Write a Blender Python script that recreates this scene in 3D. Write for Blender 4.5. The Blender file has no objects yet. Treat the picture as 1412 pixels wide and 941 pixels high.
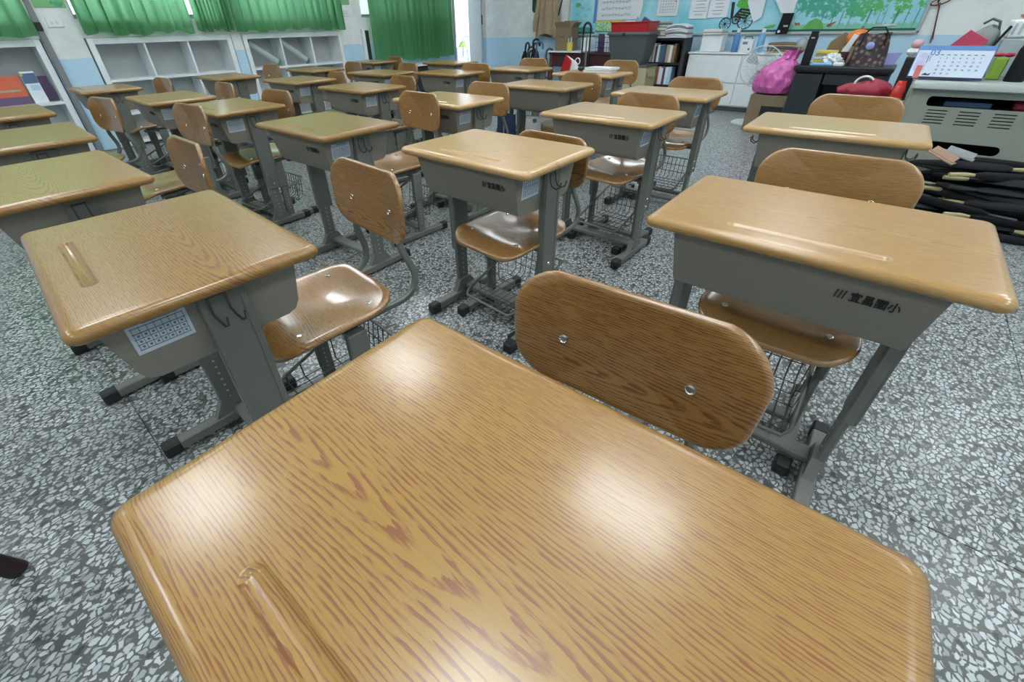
import bpy, bmesh, math, random
from mathutils import Vector, Matrix
from math import sin, cos, pi

random.seed(7)
SC = bpy.context.scene
COL = SC.collection

# ------------------------------------------------------------------ camera
cam_d = bpy.data.cameras.new('camera')
cam = bpy.data.objects.new('camera', cam_d)
COL.objects.link(cam)
cam_d.sensor_fit = 'HORIZONTAL'
cam_d.sensor_width = 36.0
cam_d.lens = 584.05 / 1412 * 36.0
cam_d.shift_x = 29.65 / 1412
cam_d.shift_y = -51.71 / 1412
cam_d.clip_start = 0.02
R_ = Vector((0.76210, 0.64711, -0.02112))
YAW, PITCH, ROLL = -0.7189, 0.5811, -0.0256
c_, s_ = cos(YAW), sin(YAW)
fw = Vector((s_*cos(PITCH), c_*cos(PITCH), -sin(PITCH)))
rt = Vector((c_, -s_, 0.0))
up = rt.cross(fw)
r2 = rt*cos(ROLL) + up*sin(ROLL)
u2 = up*cos(ROLL) - rt*sin(ROLL)
M = Matrix(((r2.x, u2.x, -fw.x, 0), (r2.y, u2.y, -fw.y, 0), (r2.z, u2.z, -fw.z, 1.1035), (0, 0, 0, 1)))
cam.matrix_world = M
SC.camera = cam

# ------------------------------------------------------------------ world, exposure
w = bpy.data.worlds.new('world')
SC.world = w
w.use_nodes = True
bg = w.node_tree.nodes['Background']
bg.inputs[0].default_value = (0.80, 0.90, 1.0, 1)
bg.inputs[1].default_value = 5.5
SC.view_settings.view_transform = 'Standard'
SC.view_settings.look = 'None'
SC.view_settings.gamma = 1
SC.view_settings.exposure = -0.12
LAMP = 27.0          # ceiling light emission strength

# ------------------------------------------------------------------ materials
def new_mat(name):
    m = bpy.data.materials.new(name)
    m.use_nodes = True
    nt = m.node_tree
    return m, nt, nt.nodes['Principled BSDF']

def N(nt, typ, **kw):
    n = nt.nodes.new(typ)
    for k, v in kw.items():
        if k.startswith('i_'):
            key = k[2:]
            n.inputs[int(key) if key.isdigit() else key].default_value = v
        else:
            setattr(n, k, v)
    return n

def L(nt, a, b):
    nt.links.new(a, b)

def math_node(nt, op, a=None, b=None):
    n = nt.nodes.new('ShaderNodeMath'); n.operation = op
    for i, x in enumerate((a, b)):
        if x is None: continue
        if isinstance(x, (int, float)): n.inputs[i].default_value = x
        else: nt.links.new(x, n.inputs[i])
    return n.outputs[0]

def mixc(nt, fac, a, b, blend='MIX'):
    n = nt.nodes.new('ShaderNodeMix'); n.data_type = 'RGBA'; n.blend_type = blend
    for idx, x in ((0, fac), (6, a), (7, b)):
        if isinstance(x, (int, float)): n.inputs[idx].default_value = x
        elif isinstance(x, tuple): n.inputs[idx].default_value = x if len(x) == 4 else x + (1,)
        else: nt.links.new(x, n.inputs[idx])
    return n.outputs[2]

def ramp(nt, src, stops):
    n = nt.nodes.new('ShaderNodeValToRGB')
    el = n.color_ramp.elements
    while len(el) < len(stops): el.new(0.5)
    for e, (p, c) in zip(el, stops):
        e.position = p
        e.color = (c, c, c, 1) if isinstance(c, (int, float)) else c + (1,)
    nt.links.new(src, n.inputs[0])
    return n.outputs[0]

def plain(name, col, rough=0.5, metal=0.0, noise=0.06, scale=30.0, spec=0.5, bump=0.0, trans=0.0):
    m, nt, b = new_mat(name)
    tc = N(nt, 'ShaderNodeTexCoord')
    nz = N(nt, 'ShaderNodeTexNoise', i_Scale=scale, i_Detail=4.0)
    L(nt, tc.outputs['Object'], nz.inputs['Vector'])
    dark = tuple(max(0, c*(1-noise*2)) for c in col)
    lite = tuple(min(1, c*(1+noise*2)) for c in col)
    L(nt, mixc(nt, nz.outputs['Fac'], dark, lite), b.inputs['Base Color'])
    b.inputs['Roughness'].default_value = rough
    b.inputs['Metallic'].default_value = metal
    b.inputs['Specular IOR Level'].default_value = spec
    if trans: b.inputs['Transmission Weight'].default_value = trans
    if bump:
        bp = N(nt, 'ShaderNodeBump', i_Strength=bump, i_Distance=0.002 if bump < 0.5 else 0.02)
        L(nt, nz.outputs['Fac'], bp.inputs['Height']); L(nt, bp.outputs[0], b.inputs['Normal'])
    return m

def wood(name, base, base2, grain, rough, freq, width, coat=0.0, cath=0.14, ripple=0.010, oc=(0.0, 0.03)):
    """printed laminate grain: nested long arches about a line, running along local X"""
    m, nt, b = new_mat(name)
    tc = N(nt, 'ShaderNodeTexCoord')
    oi = N(nt, 'ShaderNodeObjectInfo')
    sep = N(nt, 'ShaderNodeSeparateXYZ'); L(nt, tc.outputs['Object'], sep.inputs[0])
    rnd = oi.outputs['Random']
    x = math_node(nt, 'ADD', sep.outputs[0], math_node(nt, 'MULTIPLY', math_node(nt, 'SUBTRACT', rnd, 0.5), 0.35))
    x = math_node(nt, 'ADD', x, oc[0])
    yy = math_node(nt, 'ADD', sep.outputs[1], sep.outputs[2])
    y = math_node(nt, 'ADD', yy, math_node(nt, 'MULTIPLY', math_node(nt, 'SUBTRACT', rnd, 0.35), 0.16))
    y = math_node(nt, 'SUBTRACT', y, oc[1])
    cmb = N(nt, 'ShaderNodeCombineXYZ')
    L(nt, math_node(nt, 'MULTIPLY', x, 3.0), cmb.inputs[0]); L(nt, math_node(nt, 'MULTIPLY', yy, 9.0), cmb.inputs[1]); L(nt, math_node(nt, 'MULTIPLY', rnd, 40.0), cmb.inputs[2])
    n1 = N(nt, 'ShaderNodeTexNoise', i_Scale=1.0, i_Detail=3.0, i_Roughness=0.5); L(nt, cmb.outputs[0], n1.inputs['Vector'])
    cm2 = N(nt, 'ShaderNodeCombineXYZ')
    L(nt, math_node(nt, 'MULTIPLY', x, 28.0), cm2.inputs[0]); L(nt, math_node(nt, 'MULTIPLY', yy, 260.0), cm2.inputs[1])
    n2 = N(nt, 'ShaderNodeTexNoise', i_Scale=1.0, i_Detail=2.0); L(nt, cm2.outputs[0], n2.inputs['Vector'])
    cx2 = math_node(nt, 'POWER', math_node(nt, 'MULTIPLY', x, cath), 2.0)
    d = math_node(nt, 'SQRT', math_node(nt, 'ADD', cx2, math_node(nt, 'POWER', y, 2.0)))
    d = math_node(nt, 'ADD', d, math_node(nt, 'MULTIPLY', math_node(nt, 'SUBTRACT', n1.outputs['Fac'], 0.5), ripple*4))
    d = math_node(nt, 'ADD', d, math_node(nt, 'MULTIPLY', math_node(nt, 'SUBTRACT', n2.outputs['Fac'], 0.5), 0.0046))
    dd = math_node(nt, 'MULTIPLY', d, math_node(nt, 'ADD', math_node(nt, 'MULTIPLY', d, 3.2), 1.0))
    fr = math_node(nt, 'FRACT', math_node(nt, 'MULTIPLY', dd, freq))
    cm3 = N(nt, 'ShaderNodeCombineXYZ')
    L(nt, math_node(nt, 'MULTIPLY', x, 9.0), cm3.inputs[0]); L(nt, math_node(nt, 'MULTIPLY', yy, 520.0), cm3.inputs[1])
    n3 = N(nt, 'ShaderNodeTexNoise', i_Scale=1.0, i_Detail=2.0); L(nt, cm3.outputs[0], n3.inputs['Vector'])
    fibre = ramp(nt, n3.outputs['Fac'], [(0.48, 0.0), (0.68, 0.28)])
    line = ramp(nt, fr, [(0.0, 0.9), (0.03, 1.0), (width*0.8, 0.85), (width*1.1, 0.0), (0.96, 0.0), (1.0, 0.9)])
    brk = ramp(nt, n2.outputs['Fac'], [(0.40, 0.25), (0.52, 1.0)])
    fac = math_node(nt, 'MULTIPLY', math_node(nt, 'MULTIPLY', line, brk), 0.92)
    bcol = mixc(nt, n1.outputs['Fac'], base, base2)
    col = mixc(nt, math_node(nt, 'MAXIMUM', fac, fibre), bcol, grain)
    hsv = N(nt, 'ShaderNodeHueSaturation')
    L(nt, math_node(nt, 'ADD', math_node(nt, 'MULTIPLY', rnd, 0.22), 0.90), hsv.inputs['Value'])
    L(nt, col, hsv.inputs['Color'])
    L(nt, hsv.outputs[0], b.inputs['Base Color'])
    b.inputs['Roughness'].default_value = rough
    b.inputs['Coat Weight'].default_value = coat
    b.inputs['Coat Roughness'].default_value = 0.17
    bp = N(nt, 'ShaderNodeBump', i_Strength=0.05, i_Distance=0.0006)
    L(nt, n2.outputs['Fac'], bp.inputs['Height']); L(nt, bp.outputs[0], b.inputs['Normal'])
    return m

M_TOPN = wood('desk_laminate_near', (0.310, 0.180, 0.038), (0.270, 0.150, 0.030), (0.175, 0.058, 0.024), 0.36, 150.0, 0.40, coat=0.50, ripple=0.0056, cath=0.085, oc=(0.20, 0.02))
M_TOP = wood('desk_laminate', (0.420, 0.232, 0.055), (0.375, 0.200, 0.045), (0.205, 0.064, 0.024), 0.34, 92.0, 0.36, coat=0.55, ripple=0.0060, cath=0.075, oc=(0.22, 0.02))
M_TOPF = wood('desk_laminate_fine', (0.42, 0.255, 0.080), (0.38, 0.220, 0.065), (0.255, 0.115, 0.040), 0.34, 150.0, 0.36, coat=0.65, ripple=0.003, cath=0.05, oc=(0.3, 0.02))
M_TOPP = wood('desk_laminate_pale', (0.47, 0.300, 0.115), (0.43, 0.265, 0.095), (0.34, 0.190, 0.068), 0.34, 130.0, 0.34, coat=0.65, ripple=0.003, cath=0.05, oc=(0.3, 0.02))
M_PLY = wood('chair_plywood', (0.325, 0.175, 0.052), (0.280, 0.142, 0.040), (0.125, 0.044, 0.014), 0.30, 150.0, 0.42, coat=0.9, ripple=0.007, cath=0.10, oc=(0.12, 0.0))
M_PLYP = wood('chair_plywood_pale', (0.36, 0.205, 0.078), (0.31, 0.168, 0.058), (0.190, 0.084, 0.028), 0.30, 160.0, 0.38, coat=0.8, ripple=0.005, cath=0.08, oc=(0.12, 0.0))
M_STEEL = plain('painted_grey_steel', (0.140, 0.146, 0.126), 0.45, 0.0, 0.08, 12)
M_TUBE = plain('grey_tube_steel', (0.135, 0.145, 0.125), 0.38, 0.2, 0.06, 12)
M_DRAWER = plain('taupe_drawer', (0.215, 0.195, 0.160), 0.5, 0, 0.04, 60)
M_RUBBER = plain('black_rubber', (0.012, 0.012, 0.013), 0.55)
M_DARK = plain('dark_parts_and_shade', (0.016, 0.016, 0.015), 0.6)  # small dark parts, and painted shade in the drawer and wall slit
M_CHROME = plain('chrome_bolt', (0.62, 0.60, 0.55), 0.22, 0.95)
M_HOLE = plain('light_through_holes', (0.42, 0.44, 0.42), 0.5)  # pale colour paints the light showing through the leg holes
M_LABEL = plain('label_paper', (0.50, 0.56, 0.62), 0.45)
M_LABELINK = plain('label_ink', (0.11, 0.15, 0.21), 0.5)
M_WIRE = plain('dark_wire', (0.050, 0.055, 0.050), 0.4, 0.3)
M_INK = plain('black_print', (0.008, 0.008, 0.009), 0.5)
M_PAPER = plain('white_paper', (0.72, 0.76, 0.80), 0.6, noise=0.02)
M_PAPERINK = plain('grey_print', (0.20, 0.23, 0.28), 0.6)
M_WHITE = plain('white_laminate', (0.76, 0.80, 0.81), 0.42, noise=0.05, scale=8)
M_WHITEP = plain('white_plastic', (0.75, 0.78, 0.80), 0.3, noise=0.01)
M_SHELFBACK = plain('shelf_back_panel', (0.52, 0.545, 0.55), 0.6, noise=0.08, scale=6)
M_BLACKW = plain('black_wood', (0.014, 0.014, 0.016), 0.4)
M_NAVYW = plain('black_desk_panel', (0.020, 0.027, 0.034), 0.45)
M_GREYPL = plain('dark_grey_plastic', (0.085, 0.095, 0.105), 0.38)
M_RED = plain('red_plastic', (0.42, 0.018, 0.022), 0.35)
M_CARD = plain('brown_cardboard', (0.21, 0.155, 0.095), 0.75)
M_CARDL = plain('beige_cardboard', (0.40, 0.36, 0.22), 0.75)
M_MAROON = plain('maroon_panel', (0.060, 0.016, 0.018), 0.5)
M_YELLOW = plain('yellow_plastic', (0.75, 0.62, 0.08), 0.4)
M_PINK = plain('pink_plastic_film', (0.60, 0.13, 0.40), 0.25, noise=0.18, scale=14, bump=0.9)
M_PODIUM = plain('grey_green_metal', (0.300, 0.325, 0.275), 0.42, noise=0.03, scale=90)
M_PODTOP = plain('grey_podium_top', (0.40, 0.44, 0.42), 0.38, noise=0.03)
M_BLACKC = plain('black_cloth', (0.0065, 0.007, 0.009), 0.55, bump=0.3, scale=120, spec=0.25)
M_TAN = plain('tan_wood_handle', (0.40, 0.34, 0.17), 0.4)
M_TANP = plain('tan_card', (0.30, 0.19, 0.125), 0.6)
M_CLOTHT = plain('tan_cloth', (0.36, 0.27, 0.175), 0.8, noise=0.12, scale=18)
M_GLASSY = plain('clear_plastic', (0.62, 0.66, 0.66), 0.15, trans=0.55)
M_FANW = plain('fan_white', (0.60, 0.65, 0.66), 0.35)
M_BLUE = plain('blue_plastic', (0.10, 0.24, 0.52), 0.35)
M_NAVY = plain('navy_fabric', (0.012, 0.022, 0.07), 0.7)
M_BUR = plain('crimson_cloth', (0.30, 0.018, 0.040), 0.6, noise=0.15, scale=14)
M_REDG = plain('red_gloss', (0.62, 0.025, 0.015), 0.25)
M_ORANGE = plain('orange_gourd', (0.68, 0.20, 0.035), 0.4)
M_LIME = plain('lime_green', (0.26, 0.42, 0.04), 0.4)
M_GREYC = plain('grey_cloth', (0.22, 0.24, 0.24), 0.7, noise=0.12, scale=25)
M_CORK = plain('brown_wood', (0.14, 0.05, 0.03), 0.4)
M_BROWNB = plain('brown_book', (0.30, 0.13, 0.06), 0.5)
M_GREEND = plain('dark_green_board', (0.02, 0.085, 0.05), 0.4)
M_GREENB = plain('green_book', (0.06, 0.20, 0.14), 0.5)
M_BLUEB = plain('slate_blue_book', (0.07, 0.13, 0.25), 0.5)
M_PURP = plain('plum_book', (0.10, 0.06, 0.14), 0.5)
M_TEAL = plain('teal_print', (0.05, 0.30, 0.28), 0.6)
M_SAGE = plain('sage_print', (0.22, 0.50, 0.22), 0.6)
M_LEAF = plain('leaf_green_print', (0.09, 0.38, 0.22), 0.6, noise=0.25, scale=40)
M_LEAF2 = plain('bright_leaf_print', (0.10, 0.42, 0.06), 0.6, noise=0.25, scale=40)
M_HILL = plain('hill_green_print', (0.13, 0.42, 0.10), 0.6, noise=0.15, scale=20)
M_DGREEN = plain('dark_green_border', (0.012, 0.11, 0.085), 0.6)
M_FRAMEG = plain('board_frame_grey', (0.42, 0.46, 0.46), 0.4)
M_GREYPIPE = plain('grey_conduit', (0.20, 0.22, 0.23), 0.5)
M_DOORBLUE = plain('pale_blue_card', (0.42, 0.62, 0.78), 0.6)
M_LILAC = plain('lilac_plastic', (0.36, 0.38, 0.72), 0.3)
M_SKYBOX = plain('sky_blue_carton', (0.18, 0.42, 0.66), 0.4)
M_EMBER = plain('orange_red_cover', (0.58, 0.10, 0.03), 0.4, noise=0.15, scale=12)
M_CRIMS = plain('crimson_cover', (0.42, 0.02, 0.07), 0.4)

def cyan_board():
    m, nt, b = new_mat('cyan_board_paper')
    tc = N(nt, 'ShaderNodeTexCoord')
    nz = N(nt, 'ShaderNodeTexNoise', i_Scale=3.0, i_Detail=5.0)
    L(nt, tc.outputs['Object'], nz.inputs['Vector'])
    L(nt, mixc(nt, ramp(nt, nz.outputs['Fac'], [(0.4, 0.0), (0.62, 1.0)]), (0.22, 0.58, 0.70), (0.38, 0.70, 0.80)), b.inputs['Base Color'])
    b.inputs['Roughness'].default_value = 0.55
    return m
M_CYAN = cyan_board()

def speckle(name, a, b_, scale, lo=0.45, hi=0.55, rough=0.5):
    m, nt, b = new_mat(name)
    tc = N(nt, 'ShaderNodeTexCoord')
    nz = N(nt, 'ShaderNodeTexVoronoi', i_Scale=scale)
    L(nt, tc.outputs['Object'], nz.inputs['Vector'])
    L(nt, mixc(nt, ramp(nt, nz.outputs['Distance'], [(lo, 0.0), (hi, 1.0)]), a, b_), b.inputs['Base Color'])
    b.inputs['Roughness'].default_value = rough
    return m
M_LEAFY = speckle('green_leaf_strip', (0.10, 0.36, 0.14), (0.42, 0.66, 0.42), 45, 0.3, 0.5)
M_PATTERN = speckle('brown_patterned_cloth', (0.26, 0.20, 0.18), (0.045, 0.028, 0.030), 24, 0.15, 0.5, 0.35)
M_CATBAG = speckle('grey_patterned_cloth', (0.06, 0.06, 0.06), (0.42, 0.42, 0.42), 16, 0.22, 0.32, 0.7)

def wall_paint():
    m, nt, b = new_mat('two_tone_wall_paint')
    geo = N(nt, 'ShaderNodeNewGeometry')
    sep = N(nt, 'ShaderNodeSeparateXYZ'); L(nt, geo.outputs['Position'], sep.inputs[0])
    nz = N(nt, 'ShaderNodeTexNoise', i_Scale=2.2, i_Detail=8.0, i_Roughness=0.65)
    L(nt, geo.outputs['Position'], nz.inputs['Vector'])
    dirt = ramp(nt, nz.outputs['Fac'], [(0.44, 0.0), (0.72, 1.0)])
    white = mixc(nt, dirt, (0.82, 0.84, 0.83), (0.64, 0.66, 0.66))
    blue = mixc(nt, dirt, (0.48, 0.69, 0.85), (0.42, 0.61, 0.75))
    step = math_node(nt, 'GREATER_THAN', sep.outputs[2], 0.905)
    L(nt, mixc(nt, step, blue, white), b.inputs['Base Color'])
    b.inputs['Roughness'].default_value = 0.6
    return m
M_WALL = wall_paint()
M_CEIL = plain('ceiling_white', (0.86, 0.87, 0.86), 0.8, noise=0.02)

def terrazzo():
    m, nt, b = new_mat('polished_terrazzo')
    geo = N(nt, 'ShaderNodeNewGeometry')
    nzd = N(nt, 'ShaderNodeTexNoise', i_Scale=40.0, i_Detail=2.0)
    L(nt, geo.outputs['Position'], nzd.inputs['Vector'])
    off = N(nt, 'ShaderNodeVectorMath', operation='SUBTRACT'); L(nt, nzd.outputs['Color'], off.inputs[0]); off.inputs[1].default_value = (0.5, 0.5, 0.5)
    scl = N(nt, 'ShaderNodeVectorMath', operation='SCALE'); L(nt, off.outputs[0], scl.inputs[0]); scl.inputs['Scale'].default_value = 0.022
    pos = N(nt, 'ShaderNodeVectorMath', operation='ADD'); L(nt, geo.outputs['Position'], pos.inputs[0]); L(nt, scl.outputs[0], pos.inputs[1])
    def chips(scale, thr, soft, keep, shift):
        mp = N(nt, 'ShaderNodeMapping'); L(nt, pos.outputs[0], mp.inputs['Vector']); mp.inputs['Location'].default_value = (shift, shift*1.7, 0); mp.inputs['Rotation'].default_value = (0, 0, shift)
        mp.inputs['Scale'].default_value = (1.0, 0.72, 1.0)
        e = N(nt, 'ShaderNodeTexVoronoi', voronoi_dimensions='2D', feature='DISTANCE_TO_EDGE', i_Scale=scale)
        f = N(nt, 'ShaderNodeTexVoronoi', voronoi_dimensions='2D', feature='F1', i_Scale=scale)
        L(nt, mp.outputs[0], e.inputs['Vector']); L(nt, mp.outputs[0], f.inputs['Vector'])
        sp = N(nt, 'ShaderNodeSeparateColor'); L(nt, f.outputs['Color'], sp.inputs[0])
        mask = ramp(nt, e.outputs['Distance'], [(thr, 0.0), (thr+soft, 1.0)])
        keepm = math_node(nt, 'GREATER_THAN', sp.outputs[0], keep)
        rnd_ = ramp(nt, f.outputs['Distance'], [(0.44, 1.0), (0.54, 0.0)])
        mask = math_node(nt, 'MULTIPLY', mask, rnd_)
        return math_node(nt, 'MULTIPLY', mask, keepm), sp.outputs[1], sp.outputs[2]
    m1, v1, w1 = chips(72, 0.105, 0.05, 0.13, 0.3)
    m2, v2, w2 = chips(125, 0.15, 0.05, 0.55, 2.1)
    big = N(nt, 'ShaderNodeTexNoise', i_Scale=1.1, i_Detail=3.0); L(nt, geo.outputs['Position'], big.inputs['Vector'])
    matrix = mixc(nt, big.outputs['Fac'], (0.052, 0.058, 0.055), (0.104, 0.110, 0.098))
    c2 = mixc(nt, v2, (0.14, 0.155, 0.155), (0.36, 0.39, 0.39))
    col = mixc(nt, m2, matrix, c2)
    c1 = ramp(nt, v1, [(0.0, (0.25, 0.275, 0.28)), (0.5, (0.39, 0.425, 0.435)), (1.0, (0.51, 0.545, 0.555))])
    dk = math_node(nt, 'GREATER_THAN', w1, 0.955)
    c1 = mixc(nt, dk, c1, (0.035, 0.04, 0.04))
    col = mixc(nt, m1, col, c1)
    L(nt, col, b.inputs['Base Color'])
    b.inputs['Roughness'].default_value = 0.30
    return m
M_FLOOR = terrazzo()

def curtain_mat():
    m, nt, b = new_mat('green_curtain_cloth')
    out = nt.nodes['Material Output']
    tc = N(nt, 'ShaderNodeTexCoord')
    nz = N(nt, 'ShaderNodeTexNoise', i_Scale=60.0, i_Detail=3.0); L(nt, tc.outputs['Object'], nz.inputs['Vector'])
    c = mixc(nt, nz.outputs['Fac'], (0.075, 0.220, 0.092), (0.145, 0.350, 0.165))
    L(nt, c, b.inputs['Base Color']); b.inputs['Roughness'].default_value = 0.75
    tr = N(nt, 'ShaderNodeBsdfTranslucent'); tr.inputs[0].default_value = (0.30, 0.68, 0.38, 1)
    mx = N(nt, 'ShaderNodeMixShader', i_0=0.50)
    L(nt, b.outputs[0], mx.inputs[1]); L(nt, tr.outputs[0], mx.inputs[2]); L(nt, mx.outputs[0], out.inputs['Surface'])
    return m
M_CURT = curtain_mat()

def emit(name, col, s):
    m, nt, b = new_mat(name)
    b.inputs['Base Color'].default_value = (0.9, 0.9, 0.9, 1)
    b.inputs['Emission Color'].default_value = col + (1,)
    b.inputs['Emission Strength'].default_value = s
    return m
M_LAMP = emit('lamp_diffuser', (0.90, 0.965, 1.0), LAMP)

def glass():
    m, nt, b = new_mat('window_glass')
    out = nt.nodes['Material Output']
    t = N(nt, 'ShaderNodeBsdfTransparent'); g = N(nt, 'ShaderNodeBsdfGlossy'); g.inputs['Roughness'].default_value = 0.05
    fr = N(nt, 'ShaderNodeFresnel', i_IOR=1.45)
    mx = N(nt, 'ShaderNodeMixShader'); L(nt, fr.outputs[0], mx.inputs[0]); L(nt, t.outputs[0], mx.inputs[1]); L(nt, g.outputs[0], mx.inputs[2])
    L(nt, mx.outputs[0], out.inputs['Surface'])
    return m
M_GLASS = glass()

# ------------------------------------------------------------------ mesh helpers
class MB:
    def __init__(self):
        self.bm = bmesh.new()
    def _mark(self, faces, mi):
        for f in faces: f.material_index = mi
    def box(self, c, s, mi=0, bevel=0.0, rz=0.0, rx=0.0, ry=0.0, seg=1):
        bm = self.bm
        g = bmesh.ops.create_cube(bm, size=1.0)
        vs = g['verts']
        for v in vs: v.co = Vector((v.co.x*s[0], v.co.y*s[1], v.co.z*s[2]))
        fs = list({f for v in vs for f in v.link_faces})
        if bevel:
            es = list({e for v in vs for e in v.link_edges})
            r = bmesh.ops.bevel(bm, geom=es, offset=bevel, segments=seg, affect='EDGES', profile=0.5)
            vs = list({v for f in r['faces'] for v in f.verts} | {v for v in vs if v.is_valid})
            fs = list({f for v in vs for f in v.link_faces})
        mt = Matrix.Translation(Vector(c)) @ Matrix.Rotation(rz, 4, 'Z') @ Matrix.Rotation(ry, 4, 'Y') @ Matrix.Rotation(rx, 4, 'X')
        for v in vs: v.co = mt @ v.co
        self._mark(fs, mi)
        return self
    def loft(self, rings, mi=0, cap=True, closed=True):
        bm = self.bm
        R = [[bm.verts.new(Vector(p)) for p in ring] for ring in rings]
        n = len(R[0]); fs = []
        for a, b in zip(R[:-1], R[1:]):
            for i in range(n if closed else n-1):
                j = (i+1) % n
                fs.append(bm.faces.new((a[i], a[j], b[j], b[i])))
        if cap:
            fs.append(bm.faces.new(list(reversed(R[0])))); fs.append(bm.faces.new(R[-1]))
        self._mark(fs, mi)
        return self
    def tube(self, pts, r, n=8, mi=0, closed=False, flat=1.0):
        pts = [Vector(p) for p in pts]; m = len(pts); rings = []
        prev = None
        for i, p in enumerate(pts):
            if closed: t = pts[(i+1) % m] - pts[i-1]
            else: t = pts[min(i+1, m-1)] - pts[max(i-1, 0)]
            t.normalize()
            if prev is None:
                a = Vector((0, 0, 1)) if abs(t.z) < 0.9 else Vector((1, 0, 0))
                u = t.cross(a).normalized()
            else:
                u = (prev - t*prev.dot(t)).normalized()
            prev = u
            v = t.cross(u)
            rr = r[i] if isinstance(r, (list, tuple)) else r
            rings.append([p + u*(cos(2*pi*k/n)*rr) + v*(sin(2*pi*k/n)*rr*flat) for k in range(n)])
        if closed: rings.append(rings[0])
        return self.loft(rings, mi, cap=not closed)
    def lathe(self, prof, c=(0, 0, 0), n=16, mi=0, cap=True, sx=1.0, sy=1.0):
        rings = [[(c[0]+r*sx*cos(2*pi*k/n), c[1]+r*sy*sin(2*pi*k/n), c[2]+z) for k in range(n)] for r, z in prof]
        return self.loft(rings, mi, cap)
    def prism(self, poly, axis, a, b, mi=0):
        def P(p, t):
            if axis == 'x': return (t, p[0], p[1])
            if axis == 'y': return (p[0], t, p[1])
            return (p[0], p[1], t)
        return self.loft([[P(p, a) for p in poly], [P(p, b) for p in poly]], mi)
    def ball(self, c, r, s=(1, 1, 1), n=12, mi=0):
        prof = []
        k = max(5, n//2)
        for i in range(k+1):
            t = -pi/2 + pi*i/k
            prof.append((max(r*cos(t), 1e-4), r*sin(t)*s[2]))
        return self.lathe(prof, c, n, mi, True, s[0], s[1])
    def grid(self, fn, nu, nv, mi=0):
        bm = self.bm
        V = [[bm.verts.new(Vector(fn(i/nu, j/nv))) for j in range(nv+1)] for i in range(nu+1)]
        fs = []
        for i in range(nu):
            for j in range(nv):
                fs.append(bm.faces.new((V[i][j], V[i+1][j], V[i+1][j+1], V[i][j+1])))
        self._mark(fs, mi)
        return self
    def mesh(self, name, mats, smooth=35):
        bmesh.ops.recalc_face_normals(self.bm, faces=self.bm.faces)
        me = bpy.data.meshes.new(name)
        self.bm.to_mesh(me); self.bm.free()
        for m in (mats if isinstance(mats, (list, tuple)) else [mats]): me.materials.append(m)
        if smooth:
            for p in me.polygons: p.use_smooth = True
            me.set_sharp_from_angle(angle=math.radians(smooth))
        return me
    def build(self, name, mats, parent=None, smooth=35, loc=None, rz=0.0, kind=None):
        return link(name, self.mesh(name, mats, smooth), parent, loc, rz, kind)

def link(name, me, parent=None, loc=None, rz=0.0, kind=None):
    o = bpy.data.objects.new(name, me)
    COL.objects.link(o)
    if parent is not None: o.parent = parent
    if loc is not None: o.location = loc
    if rz: o.rotation_euler = (0, 0, rz)
    if kind: o['kind'] = kind
    return o

def tag(o, label, cat, group=None):
    o['label'] = label; o['category'] = cat
    if group: o['group'] = group
    return o

def thing(name, label, cat, loc=(0, 0, 0), rz=0.0, group=None):
    o = bpy.data.objects.new(name, None)
    COL.objects.link(o)
    o.empty_display_size = 0.1
    o.location = loc; o.rotation_euler = (0, 0, rz)
    return tag(o, label, cat, group)

def copy_tree(o, parent=None):
    c = o.copy(); COL.objects.link(c)
    if parent is not None: c.parent = parent
    for ch in list(o.children): copy_tree(ch, c)
    return c

def rrect(w, d, r, n=6):
    pts = []
    for cx, cy, a0 in ((w/2-r, d/2-r, 0), (-w/2+r, d/2-r, pi/2), (-w/2+r, -d/2+r, pi), (w/2-r, -d/2+r, 3*pi/2)):
        for k in range(n+1):
            a = a0 + pi/2*k/n
            pts.append((cx + r*cos(a), cy + r*sin(a)))
    return pts

def text_mesh(body, size, depth=0.0004, bold=0.0):
    cu = bpy.data.curves.new('print_curve', 'FONT')
    cu.body = body; cu.size = size; cu.extrude = depth; cu.offset = size*bold; cu.resolution_u = 2
    ob = bpy.data.objects.new('print_curve', cu)
    COL.objects.link(ob)
    dg = bpy.context.evaluated_depsgraph_get()
    me = bpy.data.meshes.new_from_object(ob.evaluated_get(dg))
    bpy.data.objects.remove(ob); bpy.data.curves.remove(cu)
    return me

# ------------------------------------------------------------------ the room
XL, XR, YF, YB, ZC = -6.65, 2.7, -3.2, 7.6, 3.05
floor = MB().box(((XL+XR)/2, (YF+YB)/2, -0.06), (XR-XL+1.0, YB-YF+0.4, 0.11)).build('floor', plain('floor_joint', (0.15, 0.155, 0.14), 0.6), kind='structure')
PW = 1.2
panel_me = MB().box((0, 0, -0.0045), (PW-0.003, PW-0.003, 0.009)).mesh('terrazzo_panel', M_FLOOR, 0)
for i in range(-4, 5):
    for j in range(-3, 8):
        link('terrazzo_panel', panel_me, floor, (-1.69+PW*(i+0.5), -0.033+PW*(j+0.5), 0))
MB().box(((XL+XR)/2, (YF+YB)/2, ZC+0.05), (XR-XL+1.2, YB-YF+0.6, 0.1)).build('ceiling', M_CEIL, kind='structure')
MB().box(((XL+XR)/2, YB+0.06, ZC/2), (XR-XL+0.7, 0.12, ZC)).build('wall_back', M_WALL, kind='structure')
MB().box((XR+0.06, (YF+YB)/2, ZC/2), (0.12, YB-YF, ZC)).build('wall_right', M_WALL, kind='structure')
MB().box(((XL+XR)/2, YF-0.06, ZC/2), (XR-XL+0.7, 0.12, ZC)).build('wall_front', M_WALL, kind='structure')
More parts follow.
